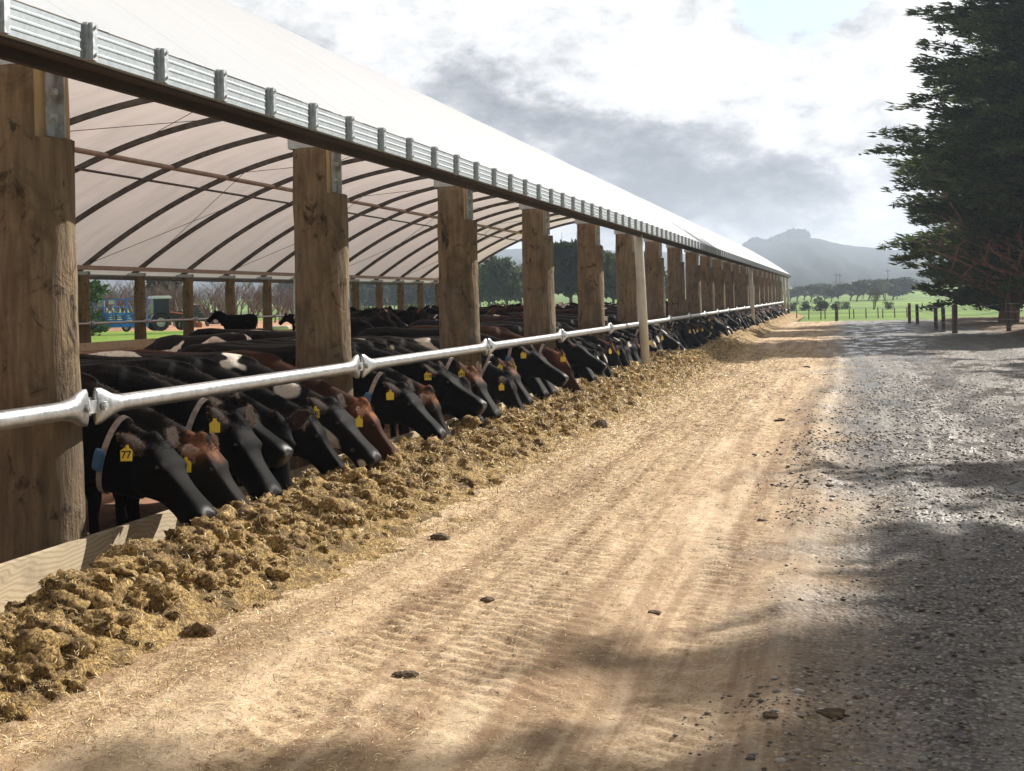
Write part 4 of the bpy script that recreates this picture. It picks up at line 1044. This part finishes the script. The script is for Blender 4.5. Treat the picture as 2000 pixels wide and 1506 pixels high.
def round_tree(seed, h, r, mat, n=900, k=4, zmin=.25, lean=0, wind=0, sz_=.09):
    rg = np.random.default_rng(seed); cl = []
    nb = 16 if not wind else 9
    for i in range(nb):
        a_ = rg.uniform(0, 6.28); q = rg.uniform(0, 1)**.6
        z = h*(zmin + (1-zmin)*rg.uniform(.1, .88)); rad = r*.62*q*math.sqrt(max(.15, 1-(z/h-.5)**2*2.6))
        cl.append((math.cos(a_)*rad + wind*(z/h)*r, math.sin(a_)*rad, z, r*rg.uniform(.26, .5)))
    cen = []; dr = []
    per = n//nb
    for x, y, z, cr in cl:
        v = rg.normal(0, 1, (per, 3)); v /= np.linalg.norm(v, axis=1, keepdims=True); rr_ = cr*rg.uniform(.55, 1.08, (per, 1))
        cen.append(np.array([x, y, z]) + v*rr_*np.array([1.15, 1.15, .62 if wind else .8])); dr.append(v + np.array([wind*.8, 0, .3]))
    V = tufts(np.concatenate(cen), np.concatenate(dr), np.full(per*nb, h*sz_), k, rg, .8, .34)
    tb = MB(); tb.tube([(0, 0, -.2), (wind*r*.15, 0, h*.3), (wind*r*.4, 0, h*.7)], [h*.028, h*.022, h*.01], 8)
    for x, y, z, cr in cl: tb.tube([(wind*r*.12, 0, h*.22), ((x+wind*r*.1)*.5, y*.5, z*.62), (x, y, z)], [h*.014, h*.01, h*.004], 5)
    return blades_mesh('crown', V, [mat]), tb.mesh('trunk', [M['bark2']])
def place(name, meshes, names, X, Y, Zg, rz, s, label, cat, group=None):
    if len(meshes) == 1:
        o = add(name, meshes[0], None, (X, Y, Zg), rz)
    else:
        o = empty(name, (X, Y, Zg), rz)
        for nm, me in zip(names, meshes): add(nm, me, o)
    o.scale = (s, s, s) if not isinstance(s, tuple) else s
    return tag(o, label, cat, group)
def gz(X, Y): return float(pasture(np.array([float(X)]), np.array([float(Y)]))[0])
CY_ = [cypress(3, 16, 6.9, 2.6, 480, 5, -.6, 22), cypress(8, 12, 5.2, .9, 380, 5, 0, 8), cypress(13, 14, 5.5, 1.4, 240, 4, .3)]
TC = ('crown', 'trunk')
trees = [(0, 8.1, 51, 0, (1.08, 1.08, .87), 'tall dark cypress with long branches reaching over the right of the road'),
         (1, 7.0, 66, 1.2, 1.0, 'lower dark cypress standing left of and behind the tall one'),
         (2, 8.4, 77, 2.1, .9, 'farthest cypress of the row, mostly hidden behind the others'),
         (1, 16.5, 64, 4.1, 1.0, 'dense cypress deep in the row behind the wire fence'),
         (2, 15.5, 43, 3.0, 1.0, 'cypress behind the right edge of the view, its shadow on the road'),
         (1, 12.0, 19.6, .4, 1.2, 'cypress close to the road, outside the right edge'),
         (2, 14.5, 7.0, 5.0, 1.0, 'cypress beside the camera, outside the right edge')]
for v, X, Y, rz, s, lab in trees: place('cypress_tree', CY_[v], TC, X, Y, 0, rz, s, lab, 'tree', 'row of cypress trees along the road')
# bare limbs of the near cypresses
# scrub behind the machinery
BR = [bare(s, 5, .8, M['twig'], 4, 3) for s in (1, 2, 3)] + [bare(9, 4, .9, M['twig2'], 4, 3)]
rq = random.Random(3)
def at(px, D, X=None):
    """world X, Y for a photograph column and a distance"""
    u = (px-1000)/F*D; return u*CY - D*SY, u*SY + D*CY
for i in range(34):
    px = 120 + i*15 + rq.uniform(-6, 6); D = rq.uniform(104, 122) if px < 500 else rq.uniform(118, 130); X, Y = at(px, D)
    place('bare_tree', (BR[3 if 500 < px < 570 and i % 2 else i % 3],), (), X, Y, gz(X, Y)-.05, rq.uniform(0, 6), rq.uniform(.85, 1.15),
          'bare grey tree in the leafless thicket behind the machines', 'tree', 'leafless thicket behind the machines')
RT = [round_tree(4, 8, 3.2, M['dark_leaf'], 1500, 4), round_tree(5, 7, 3.0, M['pale_leaf'], 1300, 4), round_tree(6, 5, 3.6, M['dark_leaf'], 1000, 4, .45, 0, .5), round_tree(7, 4.4, 3.2, M['pale_leaf'], 900, 4, .5, 0, .6)]
BU = [round_tree(11, 2.0, 1.7, M['dark_leaf'], 700, 4, .0), round_tree(12, 1.8, 1.5, M['pale_leaf'], 600, 4, .0), round_tree(14, 3.0, 2.4, M['lime_leaf'], 1100, 4, .0)]
X, Y = at(146, 88); place('hedge_bush', BU[2], ('leaves', 'stem'), X, Y, 0, 0, (1.1, 1.1, 1.05), 'bright green bush left of the blue lift', 'bush')
X, Y = at(395, 128)
for i, (px, D, v, s, lab) in enumerate([(330, 118, 0, .62, 'dark round tree in the thicket above the tractor'), (990, 190, 1, 1.05, 'grey-green tree seen beside the third post'), (955, 200, 1, .9, 'pale tree between third and fourth posts, left one'),
        (1018, 215, 1, 1.0, 'pale tree just left of the fourth post'), (1115, 165, 0, 1.0, 'dark bushy tree seen between the fourth and fifth posts'), (1150, 170, 0, .95, 'dark tree behind the fifth post'), (1198, 160, 1, .95, 'grey-green tree between the fifth and sixth posts'), (1235, 180, 0, .9, 'dark tree behind the first downpipe'),
        (1285, 190, 1, .8, 'pale tree behind the seventh post'), (870, 230, 0, 1.0, 'dark tree at the left of the third post')]):
    X, Y = at(px, D); place('broad_tree', RT[v], TC, X, Y, gz(X, Y), i, s, lab, 'tree', 'trees beyond the far side of the shelter')
for i in range(46):
    px = 560 + i*8.4; D = rq.uniform(240, 290); X, Y = at(px, D)
    place('wood_tree', RT[i % 2], TC, X, Y, gz(X, Y), rq.uniform(0, 6), rq.uniform(.62, .9) if px < 900 else rq.uniform(.8, 1.1), 'blue-grey tree in the dense wood beyond the shelter', 'tree', 'dense wood far beyond the shelter')
for i in range(16):
    px = 1542 + i*14.2 + rq.uniform(-5, 5); D = rq.uniform(255, 310); X, Y = at(px, D)
    if i % 3 == 1:
        place('windswept_tree', (BR[i % 3],), (), X, Y, gz(X, Y), rq.uniform(0, 6), rq.uniform(.9, 1.25), 'thin leafless tree in the row across the far field', 'tree', 'leafless trees across the far field'); continue
    place('windswept_tree', RT[2 + i % 2], TC, X, Y, gz(X, Y), rq.uniform(-.4, .4), (lambda q_: (q_*rq.uniform(1.1, 1.5), q_*1.2, q_*rq.uniform(.65, .95)))(rq.uniform(.75, 1.05)*(1.15 if 1650 < px < 1740 else .85)), 'windswept flat-topped tree in the row across the far field', 'tree', 'windswept trees across the far field')
X, Y = at(1706, 136); place('bare_tree', (BR[1],), (), X, Y, gz(X, Y), 1, .62, 'lone bare spreading tree at the far edge of the green field', 'tree')
for i, (px, D, v, s, lab) in enumerate([(1600, 135, 0, .62, 'dark rounded bush at the far edge of the field, right of the shelter end'), (1572, 138, 0, .45, 'small bush left of the rounded field bush'), (1548, 134, 1, .45, 'small bush touching the shelter end'),
        (1634, 139, 0, .4, 'low bush right of the rounded field bush'), (1652, 141, 1, .4, 'low grey bush left of the lone bare tree'), (1735, 136, 1, .4, 'low bush between the bare tree and the cypresses'),
        (717, 118, 1, .75, 'small pointed grey bush seen beyond the second post'), (805, 120, 1, .8, 'round grey-green bush beyond the far posts'), (968, 118, 1, .75, 'round grey bush above the cows right of the third post')]):
    X, Y = at(px, D); place('field_bush', BU[v], ('leaves', 'stem'), X, Y, gz(X, Y), i, s, lab, 'bush', 'bushes in the fields')
# wood on the mountain top
def ridge_wood(name, pxs, e0, Rr, seed, lab, hpx):
    rg = np.random.default_rng(seed); cen = []
    for px, e, hh in pxs:
        n = 260; a_ = rg.uniform(-7, 7, n) + px; zz = e + rg.uniform(-4, 1, n)*hh/7 + hh*np.sqrt(np.clip(1-((a_-px)/7.5)**2, 0, 1))*rg.uniform(.1, 1, n)
        X = np.array([at(q, Rr)[0] for q in a_]); Y = np.array([at(q, Rr)[1] for q in a_]) + rg.uniform(-12, 0, n)
        cen.append(np.stack([X, Y, 1.5 + zz/F*Rr], -1))
    C_ = np.concatenate(cen); V = tufts(C_, np.tile([0, 0, 1.0], (len(C_), 1)), np.full(len(C_), 2.2), 3, rg, 1, .5)
    o = add(name, blades_mesh(name, V, [M['dark_leaf']])); tag(o, lab, 'wood', None, 'stuff')
pk = [(1510+i*4, 104+i*1.15, 4+i*.45) for i in range(12)] + [(1556, 113, 11), (1562, 114, 11), (1568, 114, 11), (1573, 113, 10), (1576, 112, 9)]
ridge_wood('hilltop_wood', pk, 0, 1455, 3, 'dark windswept wood crowning the top of the mountain', 8)
ridge_wood('ridge_wood', [(1462, 96, 5), (1470, 99, 7), (1478, 102, 8), (1485, 103, 6), (1492, 103, 2)], 0, 1455, 4, 'small clump of trees on the left shoulder of the mountain', 6)
for i, (px, e, lab) in enumerate([(1100, 100, 'thin mast on the far hills seen right of the fourth post'), (1129, 100, 'second thin mast on the far hills beside the fifth post')]):
    X, Y = at(px, 1735); mb = MB(); H_ = 20; mb.tube([(0, 0, -4), (0, 0, H_)], [.7, .45], 6); mb.box(-.2, .2, -1.5, 1.5, H_-.3, H_); mb.build('radio_mast', M['bark2'], None, False, (X, Y, 1.5+e/F*1735))
    tag(bpy.context.scene.objects[-1] if False else col.objects[-1], lab, 'mast')

# ------------------------------------------------------------------ fences
M['fpost'] = simple('old_fence_timber', (.12, .10, .075), .9, 0, .4, 8, .6, .01, (1, 1, .2))
M['wire'] = simple('fence_wire', (.30, .30, .30), .5, .6, .1, 3, 0)
def fence(name, pts, h, r, wires, label, square=False):
    root = empty(name, (*pts[0], 0)); o0 = Vector((*pts[0], 0)); tag(root, label, 'fence'); rq_ = random.Random(len(label))
    for (x, y) in pts:
        mb = MB(); hh = h*rq_.uniform(.93, 1.06); lx, ly = rq_.uniform(-.03, .03), rq_.uniform(-.03, .03)
        mb.tube([(0, 0, -.3), (lx*.5, ly*.5, hh*.5), (lx, ly, hh-.02), (lx, ly, hh)], [r*1.05, r, r*.97, r*.8], 9)
        mb.build('post', M['fpost'], root, True, Vector((x, y, verge_z(x, y)))-o0)
    for k in range(wires):
        z = h*(.93 - k*.8/max(1, wires-1)) ; mb = MB()
        for a_, b_ in zip(pts[:-1], pts[1:]):
            mb.tube([(a_[0]-r, a_[1], z+verge_z(*a_)), ((a_[0]+b_[0])/2-r, (a_[1]+b_[1])/2, z-.01+verge_z(*a_)), (b_[0]-r, b_[1], z+verge_z(*b_))], .006 if name != 'rail_fence' else .02, 4, cap=False)
        mb.v = [(v[0]-o0.x, v[1]-o0.y, v[2]) for v in mb.v]
        mb.build('wire', M['wire'], root, True)
    return root
def verge_z(x, y):
    if y > 84 or x < 3: return -.1
    return max(float(verge(np.array([x]), np.array([y]))[0]), -.06)
fence('wire_fence', [(3.15, 72), (3.35, 68.5), (3.5, 57.5), (3.65, 55.4), (3.85, 53.2)], 1.02, .075, 4, 'wire fence of short round posts in front of the lower cypress')
fence('wire_fence', [(3.85+.02, 53.0), (5.75, 53.6), (6.05, 50.8), (6.1, 47.6), (6.6, 42), (7.2, 36)], 1.05, .085, 4, 'wire fence of heavier posts under the tall cypress at the right edge')
fence('field_fence', [at(1555+i*18.7+(i % 3)*5, 91) for i in range(12)], .62, .035, 3, 'low wire fence of thin posts crossing the green field')
mb = MB(); mb.tube([(0, 0, -.3), (.01, 0, .6), (.02, 0, 1.05)], [.1, .095, .09], 10); X, Y = at(1633, 80)
tag(mb.build('gate_post', M['fpost'], None, True, (X, Y, -.12)), 'single dark timber post standing alone at the end of the road', 'post')
for i, (px, D, h_) in enumerate([(1634, 330, 5.6), (1641, 335, 5.4), (1735, 340, 6.2)]):
    X, Y = at(px, D); mb = MB(); mb.tube([(0, 0, -.5), (0, 0, h_)], [.10, .07], 6); mb.box(-.6, .6, -.05, .05, h_-.5, h_-.4)
    for q in (-.5, 0, .5): mb.tube([(q, 0, h_-.55), (q, 0, h_-.3)], .06, 6)
    tag(mb.build('power_pole', M['fpost'], None, False, (X, Y, gz(X, Y))), ['left power pole of the close pair above the far trees', 'right power pole of the close pair above the far trees', 'power pole above the far trees beside the cypresses'][i], 'power pole', 'power poles beyond the field')

# ------------------------------------------------------------------ machines
M['blue_paint'] = simple('blue_paint', (.03, .24, .80), .4, 0, .2, 2, .05, .002)
M['tyre'] = simple('black_tyre', (.018, .018, .018), .85, 0, .3, 10, .3, .005)
M['rimw'] = simple('pale_wheel_rim', (.45, .44, .40), .5, 0, .2, 5, 0)
M['black_paint'] = simple('black_paint', (.015, .016, .018), .35, 0, .2, 3, 0)
M['white_paint'] = simple('white_paint', (.75, .76, .76), .35, 0, .08, 3, 0)
M['green_paint'] = simple('dark_green_paint', (.010, .045, .035), .25, 0, .15, 3, 0)
M['red_paint'] = simple('faded_red_paint', (.36, .07, .03), .5, 0, .2, 3, 0)
m, t, p = new_mat('window_glass'); p.inputs['Base Color'].default_value = (.05, .065, .07, 1); p.inputs['Roughness'].default_value = .06; p.inputs['Specular IOR Level'].default_value = .9; M['glass'] = m
m, t, p = new_mat('head_lamp_glass'); p.inputs['Base Color'].default_value = (.8, .8, .78, 1); p.inputs['Roughness'].default_value = .1; M['lamp'] = m
def wheel(parent, x, y, z, r, wd, rimr):
    mb = MB(); N = 24; rings = []
    for yy, q in ((-wd/2, rimr), (-wd/2, r*.9), (-wd*.4, r), (wd*.4, r), (wd/2, r*.9), (wd/2, rimr)):
        rings.append([Vector((x+q*math.cos(2*math.pi*j/N), y+yy, z+q*math.sin(2*math.pi*j/N))) for j in range(N)])
    mb.loft(rings, False, True)
    o = mb.build('wheel', M['tyre'], parent, False)
    mb = MB(); rings = []
    for yy, q in ((-wd*.36, rimr), (-wd*.25, rimr*.85), (-wd*.10, rimr*.8), (-wd*.12, rimr*.3), (-wd*.34, rimr*.24)):
        rings.append([Vector((x+q*math.cos(2*math.pi*j/N), y+yy, z+q*math.sin(2*math.pi*j/N))) for j in range(N)])
    mb.loft(rings[::-1]); mb.loft([[v+Vector((0, wd*.6, 0)) for v in rings[0]], [v+Vector((0, wd*.1, 0)) for v in rings[0]]])
    mb.build('rim', M['rimw'], o, False); return o
# blue self-propelled scissor lift
X, Y = at(222, 90); L = empty('scissor_lift', (X, Y, .06), R(27)); tag(L, 'bright blue scissor lift with railed platform parked on orange dirt', 'scissor lift')
mb = MB(); mb.box(-1.3, 1.9, -.55, .55, .28, .62); mb.box(-1.15, -.5, -.62, -.55, .32, .58); mb.box(.4, 1.3, -.62, -.55, .32, .58); mb.build('chassis', M['blue_paint'], L)
for x in (-.95, .75):
    for y in (-.5, .5): wheel(L, x, y, .27, .27, .22, .14)
mb = MB()
for s in (-1, 1):
    for k in range(3):
        z0, z1 = .64+k*.14, .78+k*.14
        mb.tube([(-1.0, s*.4, z0), (1.3, s*.4, z1)], .03, 5); mb.tube([(-1.0, s*.4, z1), (1.3, s*.4, z0)], .03, 5)
mb.build('scissor_arms', M['blue_paint'], L)
mb = MB(); mb.box(-1.3, 1.5, -.55, .55, 1.06, 1.20); mb.build('platform', M['blue_paint'], L)
mb = MB()
for z in (1.55, 2.05):
    for s in (-.53, .53): mb.tube([(-1.28, s, z), (1.48, s, z)], .03, 6)
    for x in (-1.28, 1.48): mb.tube([(x, -.53, z), (x, .53, z)], .03, 6)
for x in (-1.28, -.6, .1, .8, 1.48):
    for s in (-.53, .53): mb.tube([(x, s, 1.2), (x, s, 2.07)], .032, 6)
mb.build('guard_rail', M['blue_paint'], L)
mb = MB(); mb.box(-.95, -.55, -.45, -.2, 1.5, 2.0); mb.box(-.3, .1, -.5, -.3, 1.75, 2.05); mb.build('control_box', M['white_paint'], L)
mb = MB()
for s in (-.45, .45): mb.tube([(1.75, s, .3), (1.75, s, 2.15)], .04, 6); mb.tube([(2.05, s, .3), (2.05, s, 2.15)], .04, 6); mb.tube([(1.75, s, 2.12), (2.05, s, 2.12)], .04, 6)
for k in range(7): mb.tube([(1.9, -.45, .45+k*.26), (1.9, .45, .45+k*.26)], .025, 6)
mb.box(1.6, 2.1, -.5, .5, .3, .85); mb.build('ladder_frame', M['blue_paint'], L)
# tractor
X, Y = at(318, 92); T = empty('tractor', (X, Y, .04), R(27+14)); tag(T, 'old black tractor with white cab roof and pale wheel rims', 'tractor')
mb = MB(); mb.box(.1, 1.55, -.32, .32, .75, 1.22); mb.box(-.7, .2, -.28, .28, .5, 1.0); mb.box(1.5, 1.58, -.28, .28, .8, 1.16); mb.build('bonnet', M['black_paint'], T)
mb = MB()
for s in (-.5, .5):
    for x in (-.72, -.1, .28): mb.tube([(x, s, .95), (x+(.05 if x < 0 else -.03), s*.94, 2.08)], .035, 6)
    mb.box(-.75, .3, s-.03, s+.03, .85, 1.12)
mb.box(-.78, -.72, -.5, .5, .85, 1.15); mb.build('cab', M['black_paint'], T)
mb = MB(); mb.box(-.68, .25, -.47, -.455, 1.12, 2.05); mb.box(.26, .275, -.45, .45, 1.15, 2.05); mb.box(-.72, -.705, -.45, .45, 1.15, 2.05); mb.build('cab_glass', M['glass'], T)
mb = MB(); mb.box(-.85, .42, -.58, .58, 2.07, 2.20); mb.box(-.78, .35, -.52, .52, 2.20, 2.25); mb.build('roof', M['white_paint'], T)
for s in (-.68, .68):
    wheel(T, -.35, s, .56, .56, .34, .30)
    mb = MB(); sg = []
    for j in range(9):
        a_ = R(10+20*j); sg.append([Vector((-.35+math.cos(a_)*q, s+w_, .56+math.sin(a_)*q)) for q, w_ in ((.62, -.18), (.62, .18), (.66, .18), (.66, -.18))])
    mb.loft(sg); mb.build('mudguard', M['black_paint'], T)
    wheel(T, 1.3, s*.85, .36, .36, .2, .2)
for s in (-.22, .22): mb = MB(); mb.ell((1.59, s, 1.0), (.03, .07, .07)); mb.build('headlight', M['lamp'], T)
mb = MB()
for s in (-.42, .42): mb.tube([(.2, s, 1.2), (1.3, s, 1.05), (2.1, s, .45)], .055, 6); mb.tube([(.6, s, .6), (1.35, s, .95)], .035, 6)
mb.box(2.05, 2.35, -.6, .6, .15, .5); mb.build('loader', M['red_paint'], T)
mb = MB(); mb.tube([(.7, 0, 1.2), (.7, 0, 1.9)], .035, 8); mb.build('exhaust', M['black_paint'], T)
# dark green four-wheel drive
X, Y = at(385, 118); U = empty('utility_vehicle', (X, Y, 0), R(27+8)); tag(U, 'dark green four-wheel drive with white roof and white bonnet', 'car')
def hull(mb, prof, w, top=None):
    """prof: list of (x, z) around the side outline; top: narrower half-width above z"""
    L_ = [Vector((x, -w if z < 1.05 else -w*.86, z)) for x, z in prof]; R__ = [Vector((x, w if z < 1.05 else w*.86, z)) for x, z in prof]
    n = len(prof); vs = L_+R__; fs = [list(range(n)), list(range(n, 2*n))[::-1]] + [[i, i+n, (i+1) % n+n, (i+1) % n] for i in range(n)]
    mb.addv(vs, fs)
mb = MB(); hull(mb, [(-2.2, .35), (2.1, .35), (2.15, .7), (2.05, .98), (.85, 1.06), (-2.15, 1.06), (-2.25, .7)], .85); mb.build('body', M['green_paint'], U)
mb = MB(); hull(mb, [(-2.1, 1.08), (.85, 1.08), (.28, 1.70), (-1.95, 1.70)], .84); mb.build('cabin', M['green_paint'], U)
mb = MB()
for s in (-1, 1):
    y_ = s*.735
    for x0, x1, x2, x3 in ((-1.9, -1.1, -1.1, -1.8), (-.98, -.25, -.25, -.98), (-.13, .68, .22, -.13)):
        mb.addv([(x0, y_, 1.14), (x1, y_, 1.14), (x2, y_*.995, 1.62), (x3, y_*.995, 1.62)], [[0, 1, 2, 3] if s < 0 else [3, 2, 1, 0]])
mb.build('side_windows', M['glass'], U); col.objects[-1].name = 'window'
mb = MB(); mb.addv([(.83, -.66, 1.13), (.83, .66, 1.13), (.34, .66, 1.66), (.34, -.66, 1.66)], [[0, 1, 2, 3]]); mb.build('windscreen', M['glass'], U)
mb = MB(); mb.box(-2.0, .33, -.74, .74, 1.70, 1.78); mb.box(-1.9, .2, -.68, .68, 1.78, 1.82); mb.build('roof', M['white_paint'], U)
mb = MB(); mb.box(.9, 2.02, -.72, .72, 1.03, 1.10); mb.build('bonnet', M['white_paint'], U)
for x in (-1.45, 1.35):
    for s in (-.78, .78): wheel(U, x, s, .36, .36, .22, .2)
for s in (-.6, .6): mb = MB(); mb.ell((2.12, s, .8), (.05, .1, .1)); mb.build('headlight', M['lamp'], U)
mb = MB(); mb.box(2.12, 2.22, -.8, .8, .42, .56); mb.build('bumper', M['white_paint'], U)
X, Y = at(541, 84); mb = MB(); rings = []
for z, rr_ in ((0, .55), (.28, .62), (.30, .62), (.30, .54), (.08, .5)): rings.append([Vector((1.2*rr_*math.cos(q), rr_*math.sin(q), z)) for q in (2*math.pi*j/20 for j in range(20))])
mb.loft(rings); tag(mb.build('white_vehicle_standin', M['white_paint'], None, True, (X, Y, .0)), 'low pale oval stand-in for a white vehicle on the grass beyond the far rail', 'vehicle stand-in')  # plain oval shape standing in for a small white vehicle
# ------------------------------------------------------------------ air
mb = MB(); mb.box(-3600, 3600, -450, 4200, -2.5, 88)
m = bpy.data.materials.new('haze_air'); m.use_nodes = True; nt_ = m.node_tree; nt_.nodes.clear()
ou = nt_.nodes.new('ShaderNodeOutputMaterial'); pv = nt_.nodes.new('ShaderNodeVolumePrincipled'); nt_.links.new(pv.outputs[0], ou.inputs['Volume'])
pv.inputs['Density'].default_value = .00055; pv.inputs['Color'].default_value = (.72, .83, 1.0, 1); pv.inputs['Anisotropy'].default_value = .25
tag(mb.build('haze', m), 'thin bluish haze filling the air over the farm', 'haze', None, 'stuff')
